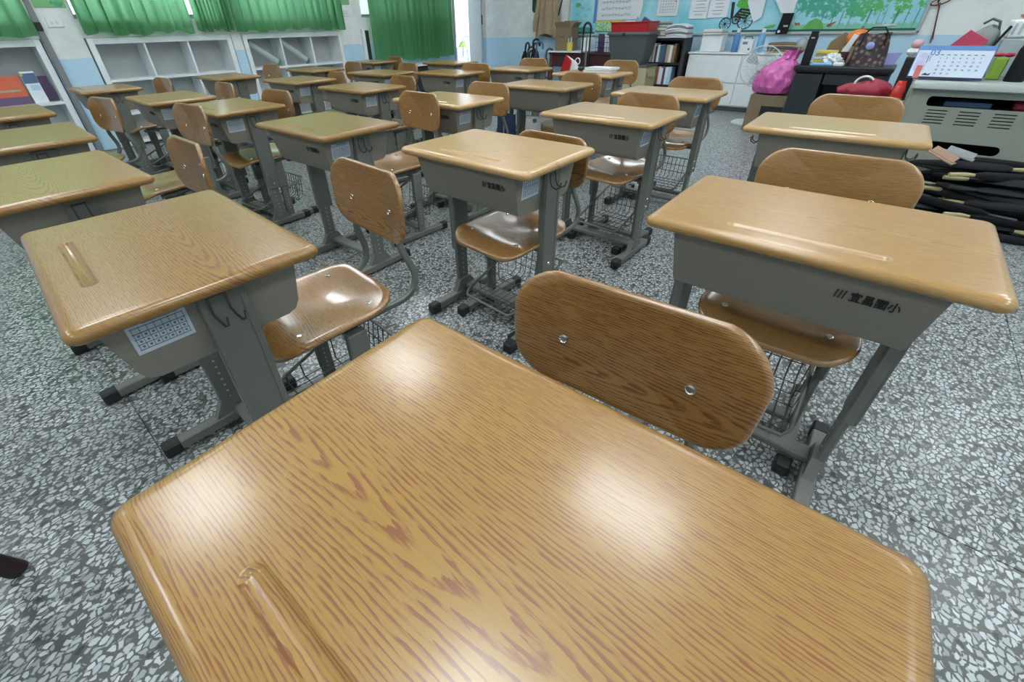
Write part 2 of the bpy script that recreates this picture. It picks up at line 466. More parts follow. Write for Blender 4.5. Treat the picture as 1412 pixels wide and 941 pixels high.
# left wall: piers, back of niches, lintel, window openings, far curtained opening and doorway
wl = MB()
def wbox(y0, y1, z0, z1, x0=XL-0.35, x1=XL):
    wl.box(((x0+x1)/2, (y0+y1)/2, (z0+z1)/2), (x1-x0, y1-y0, z1-z0))
wbox(YF, -0.72, 0, ZC); wbox(0.885, 1.225, 0, ZC); wbox(2.715, 2.838, 0, ZC); wbox(4.325, 4.74, 0, ZC)
wbox(6.66, 6.74, 0, ZC); wbox(7.56, YB, 0, ZC)
for a, b in ((-0.72, 0.885), (1.225, 2.715), (2.838, 4.325)):
    wbox(a, b, 0, 1.085, XL-0.35, XL-0.325)
    wbox(a, b, 1.085, 1.25); wbox(a, b, 2.45, ZC)
wbox(4.74, 6.66, 0, 1.25); wbox(4.74, 6.66, 2.45, ZC); wbox(6.74, 7.56, 2.15, ZC)
wl.build('wall_left', M_WALL, kind='structure', smooth=0)

def window(n, y0, y1, z0, z1, cols):
    f = MB()
    x = XL-0.25; t = 0.045
    f.box((x, (y0+y1)/2, z0+t/2), (0.06, y1-y0, t)); f.box((x, (y0+y1)/2, z1-t/2), (0.06, y1-y0, t))
    for k in range(cols+1):
        y = y0 + (y1-y0)*k/cols
        f.box((x, min(max(y, y0+t/2), y1-t/2), (z0+z1)/2), (0.06, t, z1-z0-2*t))
    o = f.build('window_%d' % n, M_FRAMEG, kind='structure', smooth=0)
    for k in range(cols):
        a = y0+(y1-y0)*k/cols; b = y0+(y1-y0)*(k+1)/cols
        MB().box((x, (a+b)/2, (z0+z1)/2), (0.006, b-a-t, z1-z0-2*t)).build('pane', M_GLASS, o, 0)
window(1, -0.715, 0.88, 1.252, 2.445, 2)
window(2, 1.23, 2.71, 1.252, 2.445, 2)
window(3, 2.843, 4.32, 1.252, 2.445, 2)
window(4, 4.745, 6.655, 1.252, 2.445, 3)
# doorway frame and the corridor beyond
d1 = MB()
for y in (6.765, 7.535): d1.box((XL-0.15, y, 1.075), (0.34, 0.045, 2.15), bevel=0.004)
d1.box((XL-0.15, 7.15, 2.125), (0.34, 0.725, 0.045), bevel=0.004)
door = d1.build('door_1', M_FRAMEG, kind='structure')
MB().box((XL+0.012, 7.535, 1.20), (0.03, 0.035, 0.16), bevel=0.004).build('strike_plate', M_DARK, door)
MB().box((XL-1.4, 8.4, -0.03), (2.2, 9.0, 0.05)).build('floor_corridor', M_FLOOR, kind='structure', smooth=0)
MB().box((XL-1.45, 8.6, 3.06), (2.2, 9.6, 0.1)).build('corridor_sky_blocker', M_CEIL, kind='structure', smooth=0)  # unseen slab added to keep sky light from flooding the corridor
MB().box((XL-2.45, 8.4, 1.5), (0.1, 9.0, 3.0)).build('wall_corridor', M_WALL, kind='structure', smooth=0)

tr = MB(); tr.box((XL+0.015, 4.705, 0.55), (0.05, 0.05, 1.10), bevel=0.003)
tr = tr.build('trim_2', M_WHITE, kind='structure')
MB().box((XL+0.006, 4.775, 0.86), (0.012, 0.085, 0.44)).build('slit_shade', M_DARK, tr, 0)  # solid dark strip, painted shade of the slit beside the post
# ceiling lights
lp = MB()
for sx in (-1, 1): lp.box((sx*0.32, 0, 0.02), (0.02, 0.46, 0.06))
for sy in (-1, 1): lp.box((0, sy*0.22, 0.02), (0.62, 0.02, 0.06))
lp.box((0, 0, 0.044), (0.62, 0.42, 0.012))
lf_me = lp.mesh('frame', M_FRAMEG, 0)
ld_me = MB().box((0, 0, 0.008), (0.62, 0.42, 0.012)).mesh('diffuser', M_LAMP, 0)
lt0 = thing('ceiling_light', 'white rectangular ceiling light with bright diffuser', 'light', (0, 0, 3.0), 0, 'ceiling lights in rows')
link('frame', lf_me, lt0); link('diffuser', ld_me, lt0)
first = True
for lx in (-4.75, -2.58, -0.40, 1.75):
    for ly in (-1.7, 0.14, 1.72, 3.65, 5.6):
        o = lt0 if first else copy_tree(lt0)
        first = False
        if ly == 0.14: ly = {-2.58: -0.02, -0.40: 0.36}.get(lx, ly)
        o.location = (lx, ly, 3.0)

# ------------------------------------------------------------------ school desk
ZT = 0.7315
def desk_top_mesh():
    mb = MB(); bm = mb.bm
    Wd, Dd = 0.60, 0.418
    prof = [(0.016, -0.027), (0.006, -0.0255), (0.001, -0.020), (0.0, -0.012), (0.003, -0.0055), (0.009, -0.0015), (0.017, 0.0), (0.022, 0.0)]
    rings = []
    for ins, z in prof:
        rings.append([(x, y, z) for x, y in rrect(Wd-2*ins, Dd-2*ins, 0.019-ins*0.4, 7)])
    mb.loft(rings, cap=False)
    vs = list(bm.verts); n = len(rings[0])
    bm.faces.new(list(reversed(vs[:n])))
    top = vs[-n:]
    # pencil groove: stadium, three nested loops
    def stad(l, r, z):
        pts = []
        for cx, a0 in ((l/2, -pi/2), (-l/2, pi/2)):
            for k in range(9):
                a = a0 + pi*k/8
                pts.append((cx + r*cos(a), -0.145 + r*sin(a), z))
        return pts
    loops = [[bm.verts.new(p) for p in stad(0.255, rr, z)] for rr, z in ((0.0150, 0.0), (0.0125, 0.0), (0.0115, -0.0008), (0.0095, -0.0035), (0.006, -0.0055))]
    for a, b in zip(loops[:-1], loops[1:]):
        m = len(a)
        for i in range(m): bm.faces.new((a[i], a[(i+1) % m], b[(i+1) % m], b[i]))
    bm.faces.new(loops[-1])
    ed = []
    for lp_ in (top, loops[0]):
        for i in range(len(lp_)):
            e = bm.edges.get((lp_[i], lp_[(i+1) % len(lp_)]))
            ed.append(e)
    bmesh.ops.triangle_fill(bm, use_beauty=True, use_dissolve=False, edges=ed)
    return mb.mesh('desktop', M_TOP, 50)

def make_desk():
    t = thing('school_desk', '', 'desk')
    top = link('desktop', desk_top_mesh(), t, (0, 0, ZT))
    # drawer: tapered tray, modelled as a solid block
    prof_t = [(-0.180, 0.7042), (-0.153, 0.578), (-0.143, 0.560), (-0.125, 0.552), (0.060, 0.550), (0.075, 0.563), (0.132, 0.563), (0.150, 0.570), (0.160, 0.590), (0.174, 0.7042)]
    d = MB()
    def hw(z): return 0.221 + (z-0.550)/0.150*0.015
    Lr = [(-hw(z), y, z) for y, z in prof_t]; Rr = [(hw(z), y, z) for y, z in prof_t]
    d.loft([Lr, Rr])
    drw = d.build('drawer', M_DRAWER, t, 30)
    MB().box((0, 0.158, 0.645), (0.36, 0.026, 0.085), bevel=0.008).build('drawer_shade', M_DARK, drw)  # dark block paints the shade of the open student side
    s = MB()
    s.box((0.2325, -0.092, 0.648), (0.0012, 0.094, 0.066), 0)
    for k in range(5): s.box((0.2333, -0.092, 0.624+0.0118*k), (0.0012, 0.084, 0.0012), 1)
    for k in range(8): s.box((0.2333, -0.132+0.0115*k, 0.648), (0.0012, 0.0011, 0.050), 1)
    s.box((0.2333, -0.085, 0.6775), (0.0012, 0.056, 0.0032), 1)
    for k in range(7):
        for j in range(3): s.box((0.2333, -0.126+0.0115*k, 0.630+0.0118*j), (0.0012, 0.004, 0.004), 1)
    st = s.build('sticker', [M_LABEL, M_LABELINK], drw, 0)
    for v in st.data.vertices:      # lay it on the sloping side
        v.co.x += (v.co.z-0.648)*0.100 - 0.0012
    st['label'] = 'pale blue printed timetable sticker'
    tm = text_mesh('宜昌國小', 0.024, 0.0004, 0.020)
    xs = [v.co.x for v in tm.vertices]; x0, x1 = min(xs), max(xs)
    b = MB(); b.bm.from_mesh(tm); bpy.data.meshes.remove(tm)
    for v in b.bm.verts: v.co = Vector(((v.co.x-x0)/(x1-x0)*0.076, v.co.z, v.co.y))
    for k in range(3): b.box((-0.022+k*0.0065, 0, 0.0085), (0.0022, 0.0008, 0.020), ry=0.12)
    pr = b.build('printed_name', M_INK, drw, 0)
    for v in pr.data.vertices:
        z = v.co.z + 0.645
        v.co = Vector((v.co.x + 0.108, -0.1678 - (z-0.645)*0.221 - 0.0012 + v.co.y, z))
    # legs
    for sx in (-1, 1):
        g = MB()
        cx = 0.2330*sx
        g.box((cx, 0.018, 0.475), (0.030, 0.088, 0.45), bevel=0.005)
        g.box((cx+0.0152*sx, -0.018, 0.475), (0.004, 0.012, 0.44)); g.box((cx+0.0152*sx, 0.053, 0.475), (0.004, 0.012, 0.44))
        g.box((cx-0.004*sx, 0.010, 0.20), (0.020, 0.064, 0.36), bevel=0.004)
        lg = g.build('leg', M_STEEL, t)
        h = MB()
        for k in range(13):
            z = 0.10 + 0.025*k
            h.box((cx-0.0142*sx, 0.010, z), (0.0012, 0.006, 0.006)); h.box((cx+0.0064*sx, 0.010, z), (0.0012, 0.006, 0.006))
        h.build('adjustment_holes', M_HOLE, lg, 0)
        for z in (0.285, 0.325):
            bo = MB().lathe([(0.0005, 0.004), (0.007, 0.003), (0.008, 0.0)], (0, 0, 0), 10)
            for v in bo.bm.verts: v.co = Vector((cx + sx*(0.0155+v.co.z), 0.018+v.co.x, z+v.co.y))
            bo.build('leg_bolt', M_CHROME, lg)
        f = MB(); f.box((0.222*sx, 0.0, 0.027), (0.038, 0.385, 0.036), bevel=0.004)
        f.prism([(-0.052, 0.045), (0.078, 0.045), (0.045, 0.10), (-0.022, 0.10)], 'x', 0.2085*sx, 0.2355*sx)
        ft = f.build('foot', M_STEEL, t)
        for sy in (-1, 1):
            MB().box((0.222*sx, sy*0.186, 0.0245), (0.043, 0.05, 0.047), bevel=0.006).build('foot_cap', M_RUBBER, ft)
        hk = MB()
        for dy in (-0.010, 0.022):
            hk.tube([(cx+sx*0.014, dy, 0.684), (cx+sx*0.020, dy, 0.672), (cx+sx*0.022, dy, 0.650), (cx+sx*0.026, dy+0.004, 0.634), (cx+sx*0.040, dy+0.008, 0.626), (cx+sx*0.054, dy+0.011, 0.634), (cx+sx*0.057, dy+0.012, 0.652)], 0.0022, 6)
        hk.tube([(cx+sx*0.0165, -0.012, 0.684), (cx+sx*0.0165, 0.024, 0.684)], 0.0022, 6)
        hk.build('bag_hook', M_WIRE, t)
    MB().box((0, 0.030, 0.057), (0.42, 0.055, 0.022), bevel=0.004).build('crossbar', M_STEEL, t)
    return t

# ------------------------------------------------------------------ school chair (origin: floor below the backrest, facing -Y)
def seat_pt(u, v):     # u,v in -1..1 superellipse disc
    return u, v
def chair_shell(outline, fn, th, n_r=6):
    """closed board: outline scaled to rings, height/normal given by fn(x,y)->(point, normal)"""
    mb = MB(); bm = mb.bm
    def ring(s, side, inset=0.0):
        out = []
        for x, y in outline:
            p, nrm = fn(x*s, y*s)
            out.append(bm.verts.new(Vector(p) + Vector(nrm)*side))
        return out
    sc = [0.25, 0.5, 0.72, 0.88, 0.965]
    topr = [ring(s, th/2) for s in sc] + [ring(0.992, th*0.38), ring(1.0, th*0.12), ring(1.0, -th*0.12), ring(0.992, -th*0.38)] + [ring(s, -th/2) for s in reversed(sc)]
    m = len(outline)
    for a, b in zip(topr[:-1], topr[1:]):
        for i in range(m): bm.faces.new((a[i], a[(i+1) % m], b[(i+1) % m], b[i]))
    bm.faces.new(topr[0]); bm.faces.new(list(reversed(topr[-1])))
    return mb

def make_chair():
    t = thing('school_chair', '', 'chair')
    # seat: 0.375 wide, 0.37 deep
    def seat_fn(x, y):
        dish = -0.016*math.exp(-((x/0.11)**2)-(((y-0.03)/0.11)**2))
        front = -0.030*max(0, (-y-0.09)/0.095)**2
        rear = 0.020*max(0, (y-0.06)/0.125)**2
        side = 0.006*(abs(x)/0.19)**2
        return (x, y, dish+front+rear+side), (0, 0, 1)
    out = []
    for x, y in rrect(0.375, 0.37, 0.085, 8):
        k = 1.0 - 0.06*((y+0.185)/0.37 if y > -0.185 else 0)
        out.append((x*k, y))
    st = link('seat', chair_shell(out, seat_fn, 0.016).mesh('seat', M_PLY, 60), t, (0, -0.235, 0.43))
    for x, y in ((-0.12, 0.11), (0.12, 0.11), (-0.12, -0.10), (0.12, -0.10)):
        z = seat_fn(x, y)[0][2]+0.008
        MB().lathe([(0.009, 0.0), (0.008, 0.002), (0.0055, 0.0025), (0.005, 0.001), (0.0005, 0.001)], (x, y, z), 12).build('seat_bolt', M_CHROME, st)
    # backrest
    def back_fn(x, z):
        y = -0.030*(x/0.185)**2*1.0 + 0.030 + 0.10*(z)*0.6
        nrm = Vector((-0.30*x/0.185*-1.0, 1.0, -0.06)).normalized()
        return (x, y, z), nrm
    ob = []
    for x, z in rrect(0.372, 0.196, 0.066, 9):
        zz = z + (0.010*(1-(x/0.186)**2) if z > 0 else 0.004*(1-(x/0.186)**2)*-1)
        k = 1.0 if z > 0 else 1.0 - 0.05*(-z/0.098)
        ob.append((x*k, zz))
    bk = link('backrest', chair_shell(ob, back_fn, 0.014).mesh('backrest', M_PLY, 60), t, (0, -0.012, 0.683))
    for x in (-0.10, 0.10):
        for side in (1, -1):
            p, nr = back_fn(x, -0.01)
            b = MB().lathe([(0.0088, -0.001), (0.0082, 0.0018), (0.006, 0.003), (0.005, 0.0015), (0.0005, 0.0015)], (0, 0, 0), 14)
            q = Vector((0, 0, 1)).rotation_difference(Vector(nr)*side).to_matrix()
            for v in b.bm.verts: v.co = q @ v.co + Vector(p) + Vector(nr)*side*0.0072
            b.build('back_bolt', M_CHROME, bk)
    for sx in (-1, 1):
        pts = [(0.105, 0.026, 0.735), (0.105, 0.022, 0.66), (0.112, 0.010, 0.605), (0.122, 0.006, 0.565), (0.132, 0.022, 0.520), (0.138, 0.035, 0.475), (0.138, 0.025, 0.432), (0.136, -0.010, 0.408), (0.130, -0.06, 0.403), (0.125, -0.33, 0.398)]
        # smooth the polyline
        P = [Vector((p[0]*sx, p[1], p[2])) for p in pts]
        for _ in range(2):
            Q = [P[0]]
            for a, b in zip(P[:-1], P[1:]): Q += [a*0.75+b*0.25, a*0.25+b*0.75]
            P = Q + [P[-1]]
        MB().tube(P, 0.0115, 8, flat=0.75).build('back_tube', M_TUBE, t)
    MB().box((0, -0.20, 0.383), (0.31, 0.045, 0.022), bevel=0.003).build('seat_rail', M_STEEL, t)
    for sx in (-1, 1):
        g = MB(); cx = 0.155*sx
        g.box((cx, -0.20, 0.315), (0.024, 0.062, 0.16), bevel=0.004)
        g.box((cx-0.003*sx, -0.20, 0.16), (0.018, 0.046, 0.26), bevel=0.003)
        lg = g.build('leg', M_STEEL, t)
        h = MB()
        for k in range(8):
            for o in (-0.0123, 0.0063): h.box((cx+o*sx, -0.20, 0.09+0.02*k), (0.0012, 0.005, 0.005))
        h.build('adjustment_holes', M_HOLE, lg, 0)
        f = MB(); f.box((cx, -0.205, 0.025), (0.034, 0.37, 0.032), bevel=0.004)
        ft = f.build('foot', M_STEEL, t)
        for sy in (-1, 1):
            MB().box((cx, -0.205+sy*0.178, 0.0225), (0.039, 0.046, 0.043), bevel=0.005).build('foot_cap', M_RUBBER, ft)
    MB().box((0, -0.20, 0.052), (0.276, 0.042, 0.020), bevel=0.003).build('crossbar', M_STEEL, t)
    # wire basket
    rim = MB()
    P = [(-0.137, -0.05, 0.26), (-0.137, -0.36, 0.135), (-0.120, -0.385, 0.126), (0.120, -0.385, 0.126), (0.137, -0.36, 0.135), (0.137, -0.05, 0.26)]
    rim.tube(P, 0.0060, 7)
    rim.tube([(-0.137, -0.05, 0.26), (0.137, -0.05, 0.26)], 0.004, 6)
    bs = rim.build('basket_rim', M_TUBE, t)
    wr = MB()
    for k in range(9):
        x = -0.12 + 0.03*k
        wr.tube([(x, -0.052, 0.26), (x, -0.070, 0.128), (x, -0.10, 0.114), (x, -0.36, 0.114), (x, -0.384, 0.126)], 0.0023, 4)
    for y in (-0.11, -0.17, -0.23, -0.29, -0.345):
        zt = 0.26 - (-0.05-y)*0.403
        wr.tube([(-0.137, y, zt), (-0.132, y, 0.112), (0.132, y, 0.112), (0.137, y, zt)], 0.0023, 4)
    for z in (0.16, 0.21): wr.tube([(-0.13, -0.062, z), (0.13, -0.062, z)], 0.0023, 4)
    wr.build('basket_wires', M_WIRE, bs, 60)
    return t

DESKS = [
 # x, y, yaw, dz, label
 (-0.136, 0.144, 0.023, 0.009, 'nearest wooden desk filling the bottom of the photo, reddish grain and pencil groove'),
 (-1.101, 0.176, -0.030, 0.021, 'orange-brown desk at left front showing its sticker side and thick grey leg'),
 (-1.984, 0.114, 0.021, 0.0, 'yellow-brown desk at left edge, next beyond the left front desk'),
 (-2.931, 0.170, -0.024, 0.0, 'desk cut by the left edge, third from the front in the leftmost line'),
 (-4.021, 0.189, 0.0, 0.0, 'brown desk cut by the left edge right below the red books'),
 (-0.034, 1.136, -0.004, 0.015, 'wide desk at right front, black lettering on its drawer, top reaching the right edge'),
 (-1.038, 1.237, -0.013, -0.010, 'desk in the photo centre with glossy brown seat under it and lettering on the drawer'),
 (-2.024, 1.143, 0.018, -0.010, 'yellowish desk left of the centre desk, sheen on its right corner'),
 (-5.147, 0.929, 0.0, -0.003, 'desk standing beside the pale blue lower wall of the nearest pier'),
 (-3.905, 1.051, -0.017, -0.003, 'small desk in front of the first white shelf unit, white sticker on its side'),
 (-3.069, 1.118, 0.038, 0.0, 'desk at left with bright bluish sheen in the middle of its top'),
 (-5.240, 1.989, 0.0, -0.002, 'brown desk against the right end of the first white shelf unit'),
 (-4.191, 2.194, 0.007, 0.004, 'desk in front of the left end of the second white shelf unit'),
 (-3.168, 2.156, 0.0, 0.007, 'desk left of centre in third row with drawer lettering and square white sticker'),
 (-2.111, 2.052, 0.004, 0.003, 'desk with milky sheen standing behind a square-shouldered plywood backrest, just left of centre'),
 (-1.030, 2.141, -0.013, -0.006, 'desk right of centre with lettered drawer and dark bag hooks, brown seat below'),
 (-0.130, 2.329, 0.017, -0.008, 'pale beige desk behind the right front chair, near the grey metal computer desk'),
 (-5.170, 2.932, 0.0, -0.002, 'low dark-topped desk touching the second white shelf unit'),
 (-4.069, 3.029, 0.002, 0.0, 'greenish-topped desk in front of the pier between shelf unit and long curtain'),
 (-3.407, 3.358, 0.001, 0.0, 'desk with green and white reflections in front of the long green curtain'),
 (-2.002, 2.979, -0.007, -0.009, 'pale desk right of centre with plain drawer, blue bag below its left end'),
 (-1.076, 2.992, -0.001, -0.001, 'pale beige desk in front of the white cabinet doors'),
 (-5.582, 4.035, 0.0, 0.0, 'farthest desk at the left end of the long curtain'),
 (-4.380, 4.349, 0.003, 0.003, 'farthest desk below the open doorway'),
 (-3.043, 4.006, -0.007, 0.0, 'farthest desk in front of the umbrella stand'),
 (-2.113, 3.883, -0.021, -0.002, 'far desk carrying the white booklets'),
]
dk0 = make_desk()
top_me = [ch for ch in dk0.children if ch.name.startswith('desktop')][0].data
near_me = top_me.copy(); near_me.materials[0] = M_TOPN
fine_me = top_me.copy(); fine_me.materials[0] = M_TOPF
pale_me = top_me.copy(); pale_me.materials[0] = M_TOPP
for i, (x, y, a, dz, lab) in enumerate(DESKS):
    o = dk0 if i == 0 else copy_tree(dk0)
    o.location = (x, y, 0.0); o.rotation_euler = (0, 0, a)
    tag(o, lab, 'desk', 'wood-topped school desks in rows')
    for ch in list(o.children_recursive):
        n_ = ch.name.split('.')[0]
        if n_ == 'desktop' and i in (5, 6, 14, 15, 16, 20, 21, 24, 25):
            ch.data = fine_me if i in (5, 24) else pale_me
        if n_ == 'desktop' and i == 0:
            ch.data = near_me
        if i and ((n_ == 'sticker' and i in (2, 3, 4, 8, 11, 17, 20)) or (n_ == 'printed_name' and i in (8, 11, 16, 17, 20, 21))):
            bpy.data.objects.remove(ch)

CHAIRS = [
 (-0.170, 0.490, 0.06, 0.002, 'large plywood backrest chair tucked behind the nearest desk, two chrome bolts facing the camera'),
 (-1.054, 0.676, -0.068, 0.0, 'chair pulled out from the left front desk, whole glossy seat visible'),
 (-1.872, 0.486, -0.015, 0.0, 'chair behind the yellow-brown desk at left, seat partly visible'),
 (-2.845, 0.828, 0.10, 0.0, 'chair with shiny-edged backrest standing before the desk with bluish sheen, at left'),
 (-3.795, 0.639, 0.19, -0.01, 'reddish chair turned outward beside the blue wall pier'),
 (-5.006, 1.336, 0.077, -0.01, 'small chair back seen in front of the first white shelf unit, beyond the sticker desk'),
 (-3.869, 1.419, -0.02, 0.0, 'small chair back showing over the desk with bluish sheen'),
 (-3.033, 1.411, 0.05, 0.0, 'chair tucked into the desk with bluish sheen, backrest at its right end'),
 (-5.333, 2.507, 0.049, 0.01, 'small chair back standing below the left compartment of the second shelf unit'),
 (-4.007, 2.480, -0.12, -0.01, 'chair tucked into the desk before the second shelf unit'),
 (-5.025, 3.357, -0.059, -0.01, 'small chair back in front of the pier with blue lower wall, beside the greenish desk'),
 (-5.426, 4.320, -0.10, -0.015, 'chair back at the far desk by the left end of the long curtain'),
 (-4.077, 3.404, -0.10, 0.0, 'chair behind the greenish-topped desk, under the long curtain'),
 (-3.050, 2.480, -0.12, -0.005, 'chair behind the lettered desk left of centre'),
 (-2.085, 1.795, -0.050, 0.004, 'chair with square-shouldered backrest and two bolts, behind the yellowish desk'),
 (-3.313, 3.654, 0.08, 0.0, 'chair behind the desk with green and white reflections, below the doorway'),
 (-2.072, 2.404, -0.007, 0.0, 'chair behind the desk with milky sheen, navy bag below it'),
 (-3.139, 4.418, 0.031, 0.005, 'chair behind the farthest desk, in front of the umbrella stand'),
 (-1.900, 3.330, -0.02, -0.008, 'chair tucked behind the plain-drawer pale desk, before the booklet desk'),
 (-2.112, 4.451, 0.015, 0.007, 'chair behind the desk carrying the booklets'),
 (-1.040, 3.380, -0.05, -0.008, 'chair behind the pale beige desk in front of the white cabinet'),
 (-1.000, 2.500, -0.10, -0.010, 'chair behind the desk right of centre, wide curved back'),
 (-0.108, 2.837, -0.004, 0.0, 'chair behind the pale beige desk at right, near the black desk'),
 (-0.965, 1.495, -0.08, -0.045, 'chair tucked under the centre desk, only a sliver of back showing'),
 (-0.040, 1.495, 0.03, 0.008, 'chair behind the right front desk, back wide and rounded, beside the umbrella heap'),
]
ch0 = make_chair()
pale_ply = {}
for i, (x, y, a, dz, lab) in enumerate(CHAIRS):
    o = ch0 if i == 0 else copy_tree(ch0)
    o.location = (x, y, 0.0); o.rotation_euler = (0, 0, a); o.scale = (1, 1, 1 + dz/0.777)
    tag(o, lab, 'chair', 'plywood school chairs')
    if i in (16, 17, 18, 19, 20, 21, 22, 24):
        for ch in o.children:
            n_ = ch.name.split('.')[0]
            if n_ in ('seat', 'backrest'):
                if n_ not in pale_ply:
                    pale_ply[n_] = ch.data.copy(); pale_ply[n_].materials[0] = M_PLYP
                ch.data = pale_ply[n_]
#PART2
# ------------------------------------------------------------------ left wall: shelf units, curtains, fittings
def shelf_unit(y0, y1, rows, ndiv, label, zt=1.083):
    t = thing('shelf_unit', label, 'shelf', (XL-0.15, (y0+y1)/2, 0), 0, 'white shelf units under the windows')
    W = y1-y0; d = 0.32; th = 0.055
    for s in (-1, 1):
        MB().box((0, s*(W/2-th/2), zt/2), (d, th, zt), bevel=0.003).build('side_panel', M_WHITE, t, 0)
    MB().box((0, 0, zt-0.03), (d, W-2*th, 0.06), bevel=0.003).build('top_panel', M_WHITE, t, 0)
    MB().box((-d/2+0.006, 0, zt/2), (0.012, W-2*th, zt-0.08)).build('back_panel', M_SHELFBACK, t, 0)
    for z in rows:
        MB().box((0.004, 0, z), (d-0.02, W-2*th, 0.026), bevel=0.002).build('shelf_board', M_WHITE, t, 0)
    zs = sorted(rows) + [zt-0.06]
    for a, b in zip(zs[:-1], zs[1:]):
        for k in range(ndiv):
            y = -W/2+th + (W-2*th)*(k+1)/(ndiv+1)
            MB().box((0.002, y, (a+b)/2+0.006), (d-0.03, 0.020, b-a-0.014), bevel=0.002).build('divider', M_WHITE, t, 0)
    return t
shelf_unit(-0.715, 0.872, (0.03, 0.515), 1, 'white shelf unit at left edge holding red and white books')
shelf_unit(1.24, 2.705, (0.03, 0.335, 0.672), 2, 'white shelf unit with three empty top compartments, below the wide green curtain')
shelf_unit(2.848, 4.318, (0.03, 0.335, 0.675), 2, 'white shelf unit with pale rolled sheets lying in its left compartments')
for i, (a, b) in enumerate((((2.94, 0.99), (3.30, 0.735)), ((3.38, 1.0), (3.74, 0.735)))):
    m = MB()
    y0, z0 = a; y1, z1 = b
    m.tube([(0, y0, z0), (0, y1, z1)], 0.042, 12)
    m.tube([(0, y1-0.02, z1+0.014), (0, y1+0.004, z1-0.003)], 0.0435, 12, 1)
    tag(m.build('rolled_sheet', [M_FRAMEG, M_GREENB], loc=(XL-0.10, 0, -0.012)), ('pale grey rolled sheet slanting in the leftmost compartment of the farther shelf unit', 'pale grey rolled sheet slanting in the middle compartment of the farther shelf unit')[i], 'roll', 'rolled sheets in the shelf unit')

def book_front(name, y0, y1, z0, h, x, tilt, cover, label, extra=None):
    t = thing(name, label, 'book', (x, (y0+y1)/2, z0), 0, 'books facing out on the left shelf')
    W = y1-y0
    def pl(c, s, mat, nm):
        b = MB().box(c, s, bevel=0.0015)
        for v in b.bm.verts: v.co.x -= v.co.z*tilt
        return b.build(nm, mat, t, 0)
    pl((0.012, 0, h/2), (0.004, W, h), cover, 'cover')
    pl((-0.002, 0, h/2), (0.022, W-0.008, h-0.008), M_PAPER, 'pages')
    if extra:
        for c, s, mat, nm in extra: pl(c, s, mat, nm)
    return t
book_front('picture_book', 0.315, 0.585, 0.529, 0.255, XL-0.075, 0.22, M_EMBER, 'orange and red picture book standing cover-out on the left shelf',
           [((0.0145, 0, 0.035), (0.001, 0.268, 0.07), M_PURP, 'violet_band'), ((0.0145, 0.0, 0.125), (0.001, 0.20, 0.018), M_CARDL, 'title_print')])
book_front('picture_book', 0.06, 0.33, 0.529, 0.250, XL-0.055, 0.20, M_CRIMS, 'crimson picture book cut by the left edge of the photo',
           [((0.0145, 0, 0.20), (0.001, 0.268, 0.09), M_EMBER, 'orange_band')])
book_front('picture_book', 0.600, 0.712, 0.529, 0.285, XL-0.055, 0.15, M_PAPER, 'white and blue booklet at the right end of the left shelf',
           [((0.0145, 0.0, 0.225), (0.001, 0.108, 0.09), M_BLUEB, 'blue_band'), ((0.0145, -0.045, 0.262), (0.001, 0.018, 0.03), M_YELLOW, 'yellow_corner'),
            ((0.0145, 0.01, 0.14), (0.001, 0.07, 0.05), M_DOORBLUE, 'blue_print')])
book_front('picture_book', 0.700, 0.800, 0.529, 0.235, XL-0.16, 0.10, M_PURP, 'dark violet book in the shadow of the left shelf side')

def curtain(y0, y1, z0, z1, folds, amp, label, seed, x=XL+0.085, scal=0.012):
    rn = random.Random(seed)
    ph = [rn.uniform(0, 6.3) for _ in range(5)]
    nu = int(folds*10)
    def f(u, v):
        uu = u + 0.012*sin(7*u+ph[3]) + 0.008*sin(13*u+ph[0])*(1-v)
        w_ = 2*pi*folds*uu + ph[1]
        A = amp*(0.75+0.35*sin(5*u+ph[2]))*(0.55+0.45*(1-v))
        off = A*sin(w_) + A*0.35*sin(2.3*w_+ph[4])
        zb = z0 + scal*sin(w_*0.5+ph[0]) + scal*0.8*sin(3.1*u*pi+ph[2])
        return (x + off + 0.01*(1-v), y0+(y1-y0)*u + 0.4*A*cos(w_), zb + (z1-zb)*v)
    o = MB().grid(f, nu, 14).build('curtain', M_CURT, None, 180)
    tag(o, label, 'curtain', 'green curtains')
    return o
curtain(-0.80, 0.858, 1.100, 2.55, 11, 0.050, 'green curtain at the top left corner above the red books', 1)
curtain(1.215, 2.272, 1.112, 2.55, 9, 0.055, 'wide green curtain over the nearer window, right of the wall switch plate', 2, scal=0.016)
curtain(2.350, 2.735, 1.125, 2.55, 8, 0.050, 'bunched green curtain gathered beside the pier between windows', 3)
curtain(2.765, 4.330, 1.112, 2.55, 13, 0.052, 'green curtain above the farther shelf unit', 4)
curtain(4.830, 6.640, 0.640, 2.55, 13, 0.060, 'long green curtain hanging lower than the others beside the doorway', 5, x=XL+0.095)

